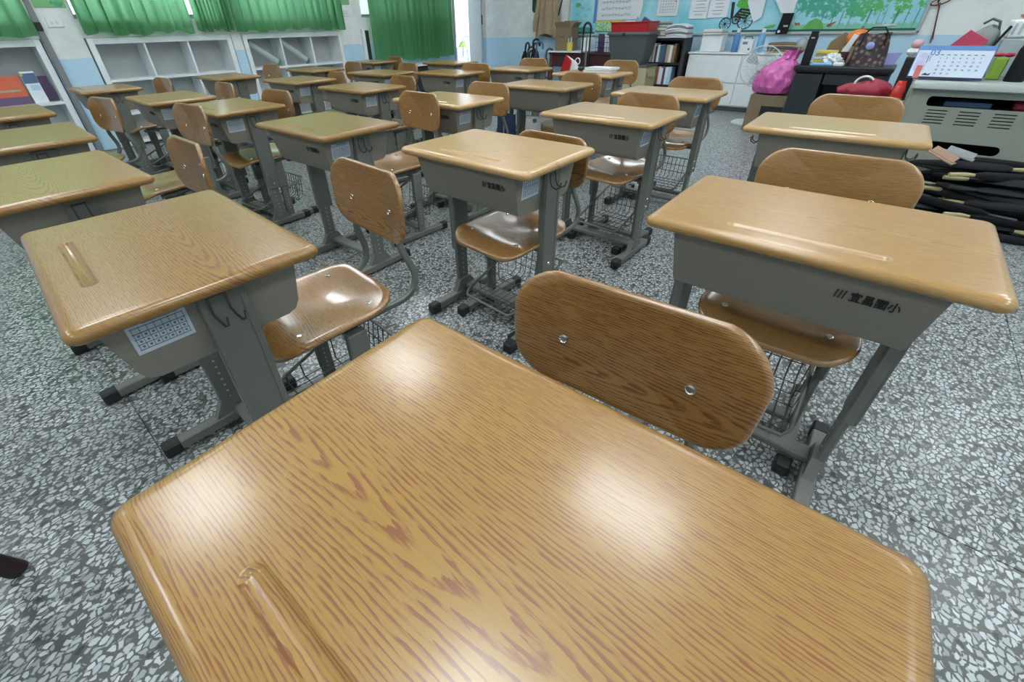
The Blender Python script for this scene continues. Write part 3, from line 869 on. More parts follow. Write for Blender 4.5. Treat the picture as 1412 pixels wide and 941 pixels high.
# conduit, switches, posters
cd = MB().box((XL+0.022, 0.912, 1.525), (0.045, 0.048, 3.04), bevel=0.003).build('trim_1', M_GREYPIPE, kind='structure')
MB().box((XL+0.050, 0.912, 1.19), (0.02, 0.05, 0.07), bevel=0.004).build('conduit_joint', M_DARK, cd)
def wall_plate(y, z, w_, label, n):
    t = thing('socket_plate', label, 'switch', (XL, y, z))
    MB().box((0.006, 0, 0), (0.012, w_, 0.082), bevel=0.004).build('plate', M_WHITEP, t)
    for k in range(n):
        MB().box((0.014, (k-(n-1)/2)*0.042, 0), (0.008, 0.022, 0.026), bevel=0.003).build('switch_button', M_PAPER, t)
wall_plate(1.055, 1.222, 0.128, 'white double switch plate on the pier between red books shelf and first window', 2)
wall_plate(4.468, 1.305, 0.125, 'white switch plate on the pier before the long curtain', 2)
t = thing('wall_poster', 'pale green poster at the top of the nearest pier, mostly cut by the top edge', 'poster', (XL, 1.08, 1.46))
MB().box((0.004, 0, 0.02), (0.006, 0.245, 0.27), bevel=0.001).build('sheet', M_SAGE, t, 0)
m = MB(); m.ball((0.008, 0.07, -0.08), 0.03, (0.15, 1.2, 0.8)); m.ball((0.008, 0.03, -0.07), 0.018, (0.15, 1.2, 0.8))
m.build('leaf_print', M_LEAF, t)
t = thing('wall_poster', 'small green leaf poster above the switch plate before the long curtain', 'poster', (XL, 4.47, 1.47))
MB().box((0.004, 0, 0.02), (0.006, 0.17, 0.16), bevel=0.001).build('sheet', M_SAGE, t, 0)
# low black cabinet under the long curtain
t = thing('low_cabinet', 'low black cabinet with white edge under the long green curtain', 'cabinet', (XL+0.24, 5.75, 0))
MB().box((0, 0, 0.28), (0.36, 1.3, 0.54), bevel=0.004).build('body', M_BLACKW, t)
MB().box((0, 0, 0.562), (0.38, 1.32, 0.022), bevel=0.004).build('top', M_WHITE, t)
for k in range(3): MB().box((0.184, (k-1)*0.42, 0.28), (0.012, 0.40, 0.46), bevel=0.003).build('door_panel', M_NAVYW, t)
# corridor things
t = thing('wall_sheet', 'big white sheet with faint drawing on the wall beyond the doorway', 'poster', (XL-2.40, 9.72, 0.90))
MB().box((0.012, 0, 0.45), (0.01, 0.93, 0.95)).build('sheet', M_PAPER, t, 0)
m = MB()
rn = random.Random(5)
for k in range(16):
    y = rn.uniform(-0.3, 0.3); z = rn.uniform(0.35, 0.8)
    m.tube([(0.019, y, z), (0.019, y+rn.uniform(-.06, .06), z+rn.uniform(.03, .09)), (0.019, y+rn.uniform(-.08, .08), z+rn.uniform(-.02, .05))], 0.004, 4)
m.build('pencil_drawing', M_PAPERINK, t)
t = thing('low_cabinet', 'white cabinet standing in the corridor beyond the doorway', 'cabinet', (-7.95, 8.28, 0))
MB().box((0, 0, 0.35), (0.4, 0.62, 0.70), bevel=0.006).build('body', M_WHITEP, t)
MB().box((0.203, 0.0, 0.35), (0.008, 0.02, 0.62)).build('door_gap', M_GREYPL, t)
m = MB()
P = [(-7.74, 8.13, 0.50), (-7.74, 8.12, 0.80)] + [(-7.74, 8.27+0.16*cos(pi-pi*k/10), 0.80+0.11*sin(pi*k/10)) for k in range(11)] + [(-7.72, 8.55, 0.62), (-7.72, 8.66, 0.56)]
m.tube(P, 0.008, 6)
tag(m.build('cable_loop', M_GREYPIPE), 'thin dark looped cable in front of the corridor cabinet', 'cable')
tag(MB().prism([(-0.1, 0), (0.1, 0), (0.06, 0.12), (-0.03, 0.10)], 'x', -0.03, 0.03).build('paper_packet', M_LIME, loc=(-7.85, 8.22, 0.70)), 'lime yellow packet on the corridor cabinet', 'packet')

# ------------------------------------------------------------------ back wall: board
BX0, BX1, BZ0, BZ1 = -4.66, -0.02, 0.925, 1.95
YB_ = 7.575
t = thing('bulletin_board', 'long sky blue bulletin board with paper trees on the back wall', 'board', ((BX0+BX1)/2, YB, BZ0))
ox = (BX0+BX1)/2
def onb(x, z): return (x-ox, z-BZ0)
MB().box((0, -0.010, (BZ1-BZ0)/2), (BX1-BX0, 0.018, BZ1-BZ0)).build('backing', M_CYAN, t, 0)
fr = MB()
for z in (0.010, BZ1-BZ0-0.010): fr.box((0, -0.018, z), (BX1-BX0+0.04, 0.036, 0.032), bevel=0.005)
for s in (-1, 1): fr.box((s*((BX1-BX0)/2+0.006), -0.018, (BZ1-BZ0)/2), (0.032, 0.036, BZ1-BZ0), bevel=0.005)
fr.build('frame', M_FRAMEG, t)
def flat(poly, mat, name, dy=0.0, th=0.003, parent=t):
    pp = [onb(*p) for p in poly]
    return MB().prism(pp, 'y', -0.0225-dy, -0.0195-dy-0.0+0.001).build(name, mat, parent, 0)
flat([(-2.0, 0.945), (-0.04, 0.945), (-0.04, 0.975), (-2.0, 0.975)], M_DGREEN, 'border_strip')
flat([(-4.64, 0.945), (-4.16, 0.945), (-4.16, 0.975), (-4.64, 0.975)], M_DGREEN, 'border_strip')
flat([(-4.64, 0.975), (-4.19, 0.975), (-4.19, 1.03), (-4.35, 1.05), (-4.64, 1.03)], M_TEAL, 'paper_meadow')
flat([(-4.195, 1.10), (-4.145, 1.10), (-4.145, 1.9), (-4.195, 1.9)], M_BLUE, 'blue_strip', 0.001)
def blob(x, z, rx, rz, seed, n=22, j=0.22):
    rn = random.Random(seed)
    return [(x+rx*cos(2*pi*k/n)*(1+rn.uniform(-j, j)), z+rz*sin(2*pi*k/n)*(1+rn.uniform(-j, j))) for k in range(n)]
flat(blob(-4.50, 1.36, 0.05, 0.03, 3), M_HILL, 'paper_leaf')
m = MB()
for k, (x, z) in enumerate(((-4.44, 1.12), (-4.36, 1.20), (-4.52, 1.22), (-4.30, 1.28), (-4.42, 1.30))):
    x_, z_ = onb(x, z)
    m.tube([(x_-0.03, -0.022, z_), (x_, -0.022, z_+0.03), (x_+0.02, -0.022, z_-0.01), (x_+0.04, -0.022, z_+0.02)], 0.003, 4)
m.build('line_drawing', M_TEAL, t)
def forest():
    m, nt, b = new_mat('forest_print')
    tc = N(nt, 'ShaderNodeTexCoord')
    sp = N(nt, 'ShaderNodeSeparateXYZ'); L(nt, tc.outputs['Object'], sp.inputs[0])
    X, Zc = sp.outputs[0], sp.outputs[2]
    def noise(sx, sz, detail, seed):
        c = N(nt, 'ShaderNodeCombineXYZ'); L(nt, math_node(nt, 'MULTIPLY', X, sx), c.inputs[0]); L(nt, math_node(nt, 'MULTIPLY', Zc, sz), c.inputs[1]); c.inputs[2].default_value = seed
        n = N(nt, 'ShaderNodeTexNoise', i_Scale=1.0, i_Detail=detail, i_Roughness=0.65); L(nt, c.outputs[0], n.inputs['Vector'])
        return n.outputs['Fac']
    nf = noise(16, 16, 6, 1.0); nl = noise(5.5, 3.0, 2, 5.0); ng = noise(45, 12, 3, 9.0)
    sky = mixc(nt, nl, (0.18, 0.54, 0.66), (0.50, 0.78, 0.86))
    band = ramp(nt, Zc, [(0.04, 0.0), (0.13, 0.50), (0.25, 0.56)])
    fol = math_node(nt, 'ADD', math_node(nt, 'MULTIPLY', nl, 0.55), math_node(nt, 'ADD', math_node(nt, 'MULTIPLY', nf, 0.75), math_node(nt, 'MULTIPLY', band, 0.55)))
    folm = ramp(nt, fol, [(0.90, 0.0), (0.96, 1.0)])
    side = ramp(nt, X, [(0.35, 0.0), (0.95, 1.0)])
    fcol = mixc(nt, math_node(nt, 'ADD', math_node(nt, 'MULTIPLY', side, 0.8), math_node(nt, 'MULTIPLY', ng, 0.3)), (0.06, 0.36, 0.30), (0.10, 0.46, 0.10))
    # trunks: thin bars with uneven spacing
    ph = math_node(nt, 'ADD', math_node(nt, 'MULTIPLY', X, 9.5), math_node(nt, 'MULTIPLY', noise(2.2, 0.0, 2, 3.0), 4.2))
    ph = math_node(nt, 'SUBTRACT', ph, math_node(nt, 'MULTIPLY', Zc, 0.5))
    tr = math_node(nt, 'LESS_THAN', math_node(nt, 'FRACT', ph), 0.11)
    tr = math_node(nt, 'MULTIPLY', tr, math_node(nt, 'LESS_THAN', Zc, 0.19))
    tr = math_node(nt, 'MULTIPLY', tr, math_node(nt, 'GREATER_THAN', X, 0.28))
    col = mixc(nt, folm, sky, fcol)
    col = mixc(nt, math_node(nt, 'MULTIPLY', tr, 0.8), col, (0.03, 0.20, 0.20))
    gr = math_node(nt, 'LESS_THAN', Zc, math_node(nt, 'ADD', math_node(nt, 'MULTIPLY', ng, 0.11), 0.0))
    col = mixc(nt, math_node(nt, 'MULTIPLY', gr, 0.8), col, mixc(nt, nl, (0.16, 0.46, 0.22), (0.20, 0.55, 0.36)))
    L(nt, col, b.inputs['Base Color']); b.inputs['Roughness'].default_value = 0.55
    return m
fo = MB().box((0.63, 0, 0.46), (1.26, 0.003, 0.92)).build('forest_mural', forest(), t, 0)
fo.location = (-1.30-ox, -0.0205, 0.975-BZ0)
flat([(-1.17, 0.975), (-0.93, 0.975), (-0.95, 1.03), (-1.0, 1.08), (-1.05, 1.09), (-1.11, 1.06)], M_HILL, 'paper_bush', 0.004)
flat([(-0.91, 1.0), (-0.90, 1.03), (-0.86, 1.04), (-0.82, 1.06), (-0.83, 1.035), (-0.855, 1.02), (-0.86, 1.0)], M_BROWNB, 'paper_animal', 0.005)
flat([(-1.26, 1.02), (-1.27, 1.06), (-1.25, 1.045), (-1.21, 1.05), (-1.20, 1.02)], M_BROWNB, 'paper_animal', 0.005)
flat([(-1.62, 0.985), (-1.50, 1.0), (-1.48, 1.03), (-1.53, 1.03), (-1.60, 1.01)], M_HILL, 'paper_leaf', 0.005)
# rickshaw cut-out
for x, z, r in ((-2.115, 1.050, 0.072), (-1.865, 1.080, 0.092), (-1.985, 1.10, 0.050)):
    m = MB(); x_, z_ = onb(x, z)
    m.tube([(x_+r*cos(2*pi*k/24), -0.026, z_+r*sin(2*pi*k/24)) for k in range(24)], 0.006, 5, closed=True)
    for k in range(5):
        a = pi*k/5
        m.tube([(x_-r*cos(a), -0.026, z_-r*sin(a)), (x_+r*cos(a), -0.026, z_+r*sin(a))], 0.0025, 4)
    m.build('paper_wheel', M_BLACKW, t)
flat([(-2.03, 1.13), (-1.86, 1.10), (-1.80, 1.20), (-1.95, 1.24)], M_BLACKW, 'paper_cart', 0.003)
for k in range(3): flat([(-2.0+0.03*k, 1.145+0.025*k), (-1.87+0.03*k, 1.122+0.025*k), (-1.868+0.03*k, 1.130+0.025*k), (-1.998+0.03*k, 1.153+0.025*k)], M_SAGE, 'cart_line', 0.0045)
flat([(-2.06, 1.10), (-2.03, 1.12), (-2.05, 1.30), (-2.09, 1.30)], M_BLACKW, 'paper_handle', 0.003)
flat(blob(-1.93, 1.28, 0.09, 0.06, 61), M_LEAF2, 'paper_foliage', 0.005)

def sheet(name, poly, mat, label, cat, lines=None, dy=0.03, grp=None):
    xs = [p[0] for p in poly]; zs = [p[1] for p in poly]
    cx, cz = sum(xs)/len(xs), min(zs)
    o = thing(name, label, cat, (cx, YB-dy, cz), 0, grp)
    MB().prism([(x-cx, z-cz) for x, z in poly], 'y', -0.0015, 0.0015).build('paper', mat, o, 0)
    if lines:
        m = MB()
        for x, z, w_, h in lines: m.box((x-cx, -0.0022, z-cz), (w_, 0.0012, h))
        m.build('print', M_PAPERINK, o, 0)
    return o
def rect(x0, x1, z0, z1): return [(x0, z0), (x1, z0), (x1, z1), (x0, z1)]
ln = []
rn = random.Random(3)
for r in range(6):
    for s in range(3): ln.append((-3.80, 1.19+0.085*r+0.011*s, 0.52, 0.0025))
    for k in range(9): ln.append((-4.02+0.055*k, 1.20+0.085*r+rn.uniform(-.01, .02), 0.016, 0.012))
sheet('song_poster', rect(-4.125, -3.43, 1.135, 1.85), M_PAPER, 'large white song sheet poster pinned on the left of the board', 'poster', ln)
sheet('notice_sheet', [(-3.50, 1.24), (-3.385, 1.14), (-3.36, 1.30), (-3.40, 1.7), (-3.60, 1.5), (-3.56, 1.33)], M_WHITEP, 'loose white sheet overlapping the right side of the song poster', 'paper', dy=0.036)
ln = [(-2.965, 1.21+0.035*r, 0.24, 0.003) for r in range(10)] + [(-3.08+0.038*k, 1.37, 0.003, 0.32) for k in range(7)] + [(-2.86, 1.34, 0.03, 0.012)]
sheet('notice_sheet', rect(-3.125, -2.815, 1.165, 1.62), M_PAPER, 'white gridded calendar sheet pinned above the newspaper stack', 'paper', ln)
ln = [(-2.51+rn.uniform(-.02, .02), 1.17+0.04*r, rn.uniform(.10, .18), 0.006) for r in range(8)]
sheet('notice_sheet', rect(-2.635, -2.385, 1.12, 1.55), M_PAPER, 'left one of the two white notices pinned side by side', 'paper', ln, grp='paired notices')
ln = [(-2.25+rn.uniform(-.02, .02), 1.17+0.04*r, rn.uniform(.10, .16), 0.007) for r in range(8)]
sheet('notice_sheet', rect(-2.375, -2.115, 1.128, 1.55), M_PAPER, 'right one of the two white notices, beside the black wheels', 'paper', ln, grp='paired notices')
sheet('hanging_paper', [(-1.755, 1.065), (-1.67, 1.12), (-1.675, 1.7), (-1.97, 1.7), (-1.88, 1.28)], M_PAPER, 'white pointed paper hanging over the black wheel', 'paper', dy=0.045)
sheet('hanging_paper', [(-1.45, 1.155), (-1.315, 1.150), (-1.30, 1.7), (-1.66, 1.7), (-1.60, 1.36)], M_PAPER, 'white paper tapering down to the black pouch on the board', 'paper', dy=0.045)
o = thing('black_pouch', 'flat black pouch with white dot hanging below the board papers', 'pouch', (-1.36, YB-0.06, 0.925))
m = MB().prism([(-0.085, 0.0), (0.05, 0.0), (0.062, 0.23), (-0.058, 0.23)], 'y', -0.012, 0.012); m.build('body', M_BLACKC, o)
MB().lathe([(0.016, 0), (0.016, 0.004)], (0, 0, 0), 12).build('white_dot', M_WHITEP, o).matrix_basis = Matrix.Translation((-0.05, -0.013, 0.03)) @ Matrix.Rotation(pi/2, 4, 'X')
MB().box((0.01, -0.013, 0.09), (0.05, 0.002, 0.018)).build('silver_print', M_FRAMEG, o, 0)
ln = None
sheet('leaf_strip', rect(-4.13, -3.655, 0.985, 1.105), M_LEAFY, 'green leafy strip below the song poster', 'paper', dy=0.04)
sheet('yellow_strip', rect(-4.14, -3.66, 1.108, 1.128), M_YELLOW, 'thin yellow strip above the green leafy strip', 'paper', dy=0.042)

# green board, coat, hanging cord, umbrella stand
o = thing('green_board', 'small dark green board with black rounded frame beside the tan coat', 'board', (-5.29, YB, 1.28))
m = MB(); P = [(x, 0.30+z) for x, z in rrect(0.31, 0.60, 0.05, 5)]
m.prism(P, 'y', -0.03, 0.0); m.build('frame', M_BLACKW, o)
m = MB(); P = [(x, 0.30+z) for x, z in rrect(0.265, 0.555, 0.03, 5)]
m.prism(P, 'y', -0.033, -0.029); m.build('panel', M_GREEND, o)
o = thing('hanging_coat', 'tan cloth coat hanging from the wall left of the bulletin board', 'coat', (-5.02, YB-0.03, 0.93))
def coat(u, v):
    a = u*2*pi
    z = 0.0 + 0.85*v
    hw = 0.25-0.11*v + 0.014*sin(9*a)*(1-v)
    yy = -0.075 + (0.060+0.032*sin(8*a+2*v)+0.016*sin(15*a))*sin(a)
    return (hw*cos(a) - 0.03*(1-v), yy, z + 0.03*sin(3*a)*(1-v))
m = MB(); m.grid(coat, 90, 10); m.build('cloth', M_CLOTHT, o, 180)
m = MB(); m.tube([(-0.17, -0.10, 0.70), (-0.20, -0.11, 0.45), (-0.27, -0.10, 0.20), (-0.285, -0.09, 0.06)], [0.06, 0.055, 0.05, 0.04], 10); m.build('sleeve', M_CLOTHT, o)
m = MB(); m.tube([(0, -0.02, 0.82), (0, -0.07, 0.88), (0, -0.07, 0.95), (0, -0.01, 0.97)], 0.008, 6); m.build('wall_hook', M_CHROME, o)
m = MB(); m.tube([(-4.80, YB-0.15, 1.22), (-4.74, YB-0.14, 1.50)], 0.013, 8)
tag(m.build('black_rod', M_BLACKW), 'black slanting rod at the right edge of the tan coat', 'rod')
o = thing('extension_cable', 'dark looped cord hanging on the bare wall right of the board', 'cord', (0.05, YB, 0.83))
m = MB()
m.tube([(0.09, -0.02, 0.0), (0.075, -0.02, 0.12), (0.03, -0.02, 0.33), (0.0, -0.02, 0.39)], 0.007, 6)
m.tube([(0.10, -0.02, 0.03), (0.06, -0.025, 0.2), (0.02, -0.025, 0.38)], 0.005, 6)
m.tube([(0.02+0.085*cos(2*pi*k/20)*0.9, -0.03-0.004*(k % 3), 0.39+0.03*sin(2*pi*k/20)+0.02*cos(2*pi*k/20)) for k in range(20)], 0.007, 6, closed=True)
m.build('cord', M_CORK, o)
MB().box((0.0, -0.012, 0.40), (0.02, 0.024, 0.03), bevel=0.003).build('nail_hook', M_DARK, o)

o = thing('umbrella_stand', 'dark umbrella stand by the pale blue wall at the back', 'stand', (-5.05, 7.05, 0))
m = MB()
for z in (0.03, 0.30, 0.46):
    m.tube([(-0.27, -0.14, z), (0.27, -0.14, z), (0.27, 0.14, z), (-0.27, 0.14, z)], 0.009, 6, closed=True)
for x in (-0.27, 0.27):
    for y in (-0.14, 0.14): m.tube([(x, y, 0.0), (x, y, 0.46)], 0.011, 6)
m.build('rack', M_BLACKW, o)
MB().box((0, 0, 0.02), (0.54, 0.28, 0.02)).build('drip_tray', M_GREYPL, o, 0)
rn = random.Random(8)
UM = [(-5.27, 7.02, 0.80, M_BLACKW, -0.4), (-5.22, 7.10, 0.72, M_CORK, 0.6), (-5.02, 7.0, 0.78, M_CORK, -0.5), (-4.95, 7.08, 0.84, M_BLACKW, 0.3), (-4.90, 7.0, 0.80, M_BLUEB, 0.2), (-5.11, 7.06, 0.66, M_BLACKW, 1.4), (-4.84, 7.1, 0.70, M_GREYPL, 0.8)]
random.seed(4)
ULAB = ['black umbrella with big looped hook handle at the left of the stand', 'umbrella with brown handle next to the leftmost hook in the stand', 'umbrella with thin curved brown hook in the middle of the stand',
        'tallest black umbrella with angular hook in the stand', 'dark blue umbrella leaning right of the tall hook', 'short umbrella with whitish cloth low in the middle of the stand', 'grey folded umbrella at the right end of the stand']
for (x, y, h, mt, a), lb in zip(UM, ULAB):
    u = thing('umbrella', lb, 'umbrella', (x, y, 0.055), a, 'umbrellas in the stand')
    u.rotation_euler = (rn.uniform(-0.10, 0.10), rn.uniform(-0.14, 0.14), a)
    m = MB(); m.lathe([(0.004, 0.0), (0.014, 0.06), (0.040, 0.30), (0.052, h-0.24), (0.030, h-0.15), (0.010, h-0.13)], (0, 0, 0), 10); m.build('canopy', (M_BLACKC, M_GREYC, M_BLACKC, M_BLACKC, M_NAVY, M_WHITE, M_GREYPL)[UM.index((x, y, h, mt, a))], u)
    m = MB(); m.tube([(0, 0, h-0.15), (0, 0, h-0.06)] + [(0.058-0.058*cos(pi*k/8), 0, h-0.06+0.058*sin(pi*k/8)) for k in range(1, 9)] + [(0.114, 0, h-0.11)], 0.017, 7); m.build('handle', mt, u)

# long maroon table and what stands on it
o = thing('low_table', 'dark maroon table with wooden legs along the back wall', 'table', (-3.80, 7.29, 0))
MB().box((0, 0, 0.685), (1.78, 0.52, 0.03), bevel=0.004).build('tabletop', M_MAROON, o)
MB().box((0, -0.235, 0.58), (1.70, 0.02, 0.18), bevel=0.002).build('front_panel', M_MAROON, o)
for x in (-0.85, -0.25, 0.35, 0.85):
    for y in (-0.22, 0.22): MB().box((x, y, 0.335), (0.055, 0.055, 0.67), bevel=0.004).build('leg', M_CORK, o)
tag(MB().box((-4.36, 7.22, 0.709), (0.64, 0.44, 0.018), bevel=0.004).build('white_board', M_WHITEP), 'white flat board lying on the left end of the maroon table', 'board')
o = thing('cardboard_box', 'tall brown cardboard box with open flaps on the maroon table', 'box', (-4.50, 7.27, 0.718))
m = MB(); m.loft([[(x, y, z) for x, y in ((-0.15, -0.11), (0.15, -0.11), (0.15, 0.11), (-0.15, 0.11))] for z in (0.0, 0.34)], cap=False)
m.box((0, 0, 0.003), (0.298, 0.218, 0.006)); m.build('body', M_CARD, o, 0)
for nm, c, s, rx, ry in (('flap', (-0.02, -0.125, 0.375), (0.29, 0.005, 0.075), 0.35, 0), ('flap', (0.175, 0.0, 0.365), (0.005, 0.21, 0.10), 0, 0.8), ('flap', (0.0, 0.12, 0.38), (0.29, 0.005, 0.09), -0.3, 0)):
    MB().box(c, s, rx=rx, ry=ry).build(nm, M_CARD, o, 0)
MB().box((-0.03, -0.1115, 0.20), (0.10, 0.002, 0.012)).build('print', M_CORK, o, 0)
o = thing('pen_cup', 'bright yellow cup of white pens beside the brown box', 'cup', (-4.30, 7.06, 0.718))
MB().lathe([(0.042, 0.0), (0.046, 0.125), (0.043, 0.125), (0.038, 0.01), (0.001, 0.01)], n=16).build('cup', M_YELLOW, o)
for k in range(5):
    a = 2*pi*k/5
    MB().tube([(0.012*cos(a), 0.012*sin(a), 0.012), (0.026*cos(a), 0.026*sin(a), 0.18+0.015*(k % 3))], 0.006, 6).build('pen', (M_WHITEP, M_WHITEP, M_BLACKW, M_WHITEP, M_BLUE)[k], o)
for k, (x, w_, mt, lb) in enumerate(((-4.15, 0.17, M_WHITE, 'pale grey plastic tray standing behind the cart handle'),)):
    tag(MB().box((x, 7.36, 0.80), (w_, 0.10, 0.20), bevel=0.01).build('storage_tray', mt), lb, 'tray')
o = thing('hand_cart', 'folded black hand cart with tall looped handle before the maroon table', 'cart', (-3.925, 6.93, 0))
m = MB()
for dx in (-0.062, 0.062): m.tube([(dx, 0, 0.03), (dx, 0, 0.98)], 0.013, 8)
m.tube([(-0.062, 0, 0.98)] + [(-0.062*cos(pi*k/8), 0, 1.03+0.075*sin(pi*k/8)) for k in range(9)] + [(0.062, 0, 0.98)], 0.018, 8)
m.build('handle_frame', M_BLACKW, o)
MB().tube([(0, 0.01, 0.06), (0, 0.01, 0.96)], 0.011, 8).build('silver_post', M_CHROME, o)
MB().box((0, 0.02, 0.50), (0.03, 0.02, 0.42), bevel=0.004).build('post_sleeve', M_FRAMEG, o)
MB().box((0, -0.07, 0.025), (0.22, 0.18, 0.018), bevel=0.004).build('foot_plate', M_BLACKW, o)
for dx in (-0.11, 0.11):
    m = MB().lathe([(0.01, -0.012), (0.05, -0.012), (0.05, 0.012), (0.01, 0.012)], n=16)
    for v in m.bm.verts: v.co = Vector((v.co.z+dx, v.co.x+0.045, v.co.y+0.05))
    m.build('wheel', M_RUBBER, o)
o = thing('magazine_rack', 'black wire rack of papers on the maroon table', 'rack', (-3.66, 7.22, 0.70))
m = MB()
for z in (0.005, 0.07, 0.14, 0.21): m.tube([(-0.20, -0.10, z), (0.20, -0.10, z), (0.20, 0.10, z), (-0.20, 0.10, z)], 0.003, 4, closed=True)
for k in range(9): m.tube([(-0.20+0.05*k, -0.10, 0.005), (-0.20+0.05*k, -0.10, 0.21)], 0.0025, 4)
m.build('wire_frame', M_BLACKW, o)
for k, (x, w_, h, mt, lb) in enumerate(((-3.80, 0.10, 0.25, M_PURP, 'plum folder at the left end of the wire rack'), (-3.695, 0.085, 0.235, M_PAPER, 'left bundle of white papers in the wire rack'), (-3.595, 0.10, 0.235, M_PAPER, 'right bundle of white papers in the wire rack'), (-3.505, 0.06, 0.24, M_GREENB, 'green folder at the right end of the wire rack'))):
    u = thing('paper_bundle', lb, 'papers', (x, 7.20, 0.702), 0, 'papers in the wire rack')
    for j in range(3): MB().box((0, 0.02*j-0.02, h/2-0.008*j), (w_, 0.014, h-0.016*j), bevel=0.002, rx=0.08).build('folder', mt, u, 0)
    u.location.z += 0.006
# bin, red tray
o = thing('cardboard_box', 'beige cardboard box on the floor under the dark grey bin', 'box', (-3.06, 6.82, 0))
MB().box((0, 0, 0.28), (0.60, 0.36, 0.555), bevel=0.004).build('body', M_CARDL, o)
MB().box((0, 0, 0.572), (0.62, 0.38, 0.025), bevel=0.004).build('lid', M_GREYPL, o)
MB().box((0.305, -0.02, 0.50), (0.006, 0.22, 0.14), ry=-0.25).build('flap', M_CARDL, o, 0)
o = thing('storage_bin', 'dark grey plastic storage bin with lid beside the black bookcase', 'bin', (-3.10, 6.80, 0.586))
m = MB(); m.loft([[(x, y, z) for x, y in rrect(w_, d_, 0.03, 4)] for w_, d_, z in ((0.46, 0.30, 0.0), (0.47, 0.31, 0.02), (0.60, 0.38, 0.36))]); m.build('tub', M_GREYPL, o)
m = MB(); m.loft([[(x, y, z) for x, y in rrect(w_, d_, 0.03, 4)] for w_, d_, z in ((0.64, 0.41, 0.362), (0.645, 0.415, 0.375), (0.63, 0.40, 0.398))]); m.build('lid', M_GREYPL, o)
for x in (-0.05,): MB().box((x, -0.207, 0.372), (0.03, 0.012, 0.04), bevel=0.002).build('clasp', M_DARK, o)
o = thing('red_tray', 'red plastic tray on top of the dark grey bin', 'tray', (-3.10, 6.80, 0.985))
m = MB()
ring = lambda w_, d_, z: [(x, y, z) for x, y in rrect(w_, d_, 0.03, 4)]
m.loft([ring(0.54, 0.36, 0.0), ring(0.56, 0.38, 0.105), ring(0.585, 0.40, 0.112), ring(0.585, 0.40, 0.122), ring(0.555, 0.37, 0.122), ring(0.53, 0.35, 0.012)])
m.build('tray', M_RED, o)
tag(MB().lathe([(0.11, 0.0), (0.115, 0.05), (0.10, 0.10), (0.06, 0.115), (0.001, 0.118)], n=20, sy=0.8).build('woven_bowl', M_WHITE, loc=(-3.17, 6.80, 1.0)), 'upturned whitish bowl heaped in the red tray', 'bowl')
tag(MB().box((0, 0, 0), (0.12, 0.04, 0.09), bevel=0.006, ry=0.5).build('toy_block', M_PURP, loc=(-2.93, 6.78, 1.095)), 'blue and violet packet leaning in the red tray', 'packet')
tag(MB().box((0, 0, 0), (0.10, 0.12, 0.05), bevel=0.006, rz=0.3).build('paper_packet', M_CARDL, loc=(-3.32, 6.78, 1.028)), 'cream packet at the left of the red tray', 'packet')

# black bookcase
BKX, BKY = -2.685, 7.17
o = thing('bookcase', 'black bookcase with two rows of books next to the white cabinet', 'bookcase', (BKX, BKY, 0))
for s in (-1, 1): MB().box((s*0.245, 0, 0.45), (0.022, 0.32, 0.90), bevel=0.002).build('side_panel', M_BLACKW, o, 0)
for z in (0.04, 0.30, 0.585, 0.885): MB().box((0, 0, z), (0.466, 0.32, 0.03), bevel=0.002).build('shelf_board', M_BLACKW, o, 0)
MB().box((0, 0.152, 0.45), (0.466, 0.012, 0.86)).build('back_panel', M_BLACKW, o, 0)
rn = random.Random(21)
def books(z, specs, row):
    x = BKX-0.228
    for w_, h, mt, lb in specs:
        u = thing('book', lb, 'book', (x+w_/2, BKY-0.06, z), 0, 'books on the black bookcase, %s shelf' % row)
        MB().box((0, 0, h/2), (w_-0.001, 0.17, h), bevel=0.0015).build('cover', mt, u, 0)
        MB().box((0, 0.004, h/2+0.002), (w_-0.006, 0.165, h-0.001)).build('pages', M_PAPER, u, 0)
        x += w_
books(0.600, [(0.03, 0.20, M_PAPER, 'white spined book at the left end of the upper bookcase shelf'), (0.03, 0.21, M_CARDL, 'cream book second on the upper bookcase shelf'), (0.022, 0.235, M_PAPER, 'tallest white book on the upper bookcase shelf'), (0.03, 0.20, M_PURP, 'plum book left of middle on the upper bookcase shelf'),
              (0.035, 0.215, M_WHITE, 'grey white book left of the blue ones on the upper bookcase shelf'), (0.028, 0.21, M_GREENB, 'green book on the upper bookcase shelf'), (0.04, 0.215, M_BLUEB, 'thick slate blue book on the upper bookcase shelf'), (0.03, 0.20, M_PURP, 'plum book right of the blue one on the upper bookcase shelf'),
              (0.045, 0.215, M_CARDL, 'thick cream book on the upper bookcase shelf'), (0.04, 0.21, M_WHITE, 'white book right of the thick cream one, upper shelf'), (0.022, 0.20, M_BROWNB, 'brown book second from the right, upper shelf'), (0.025, 0.225, M_CARD, 'tan book at the right end of the upper bookcase shelf')], 'upper')
books(0.315, [(0.05, 0.22, M_GREYPL, 'dark grey book at the left end of the lower bookcase shelf'), (0.03, 0.225, M_GREENB, 'green book on the lower bookcase shelf'), (0.045, 0.23, M_BLUEB, 'slate blue book on the lower bookcase shelf'), (0.06, 0.225, M_BROWNB, 'thick brown book on the lower bookcase shelf'),
              (0.03, 0.23, M_PAPER, 'white book right of the thick brown one'), (0.03, 0.21, M_WHITE, 'grey white book on the lower bookcase shelf'), (0.035, 0.22, M_PURP, 'plum book on the lower bookcase shelf'), (0.04, 0.225, M_PAPER, 'white book near the right of the lower bookcase shelf'), (0.05, 0.23, M_DOORBLUE, 'pale blue book at the right end of the lower bookcase shelf')], 'lower')
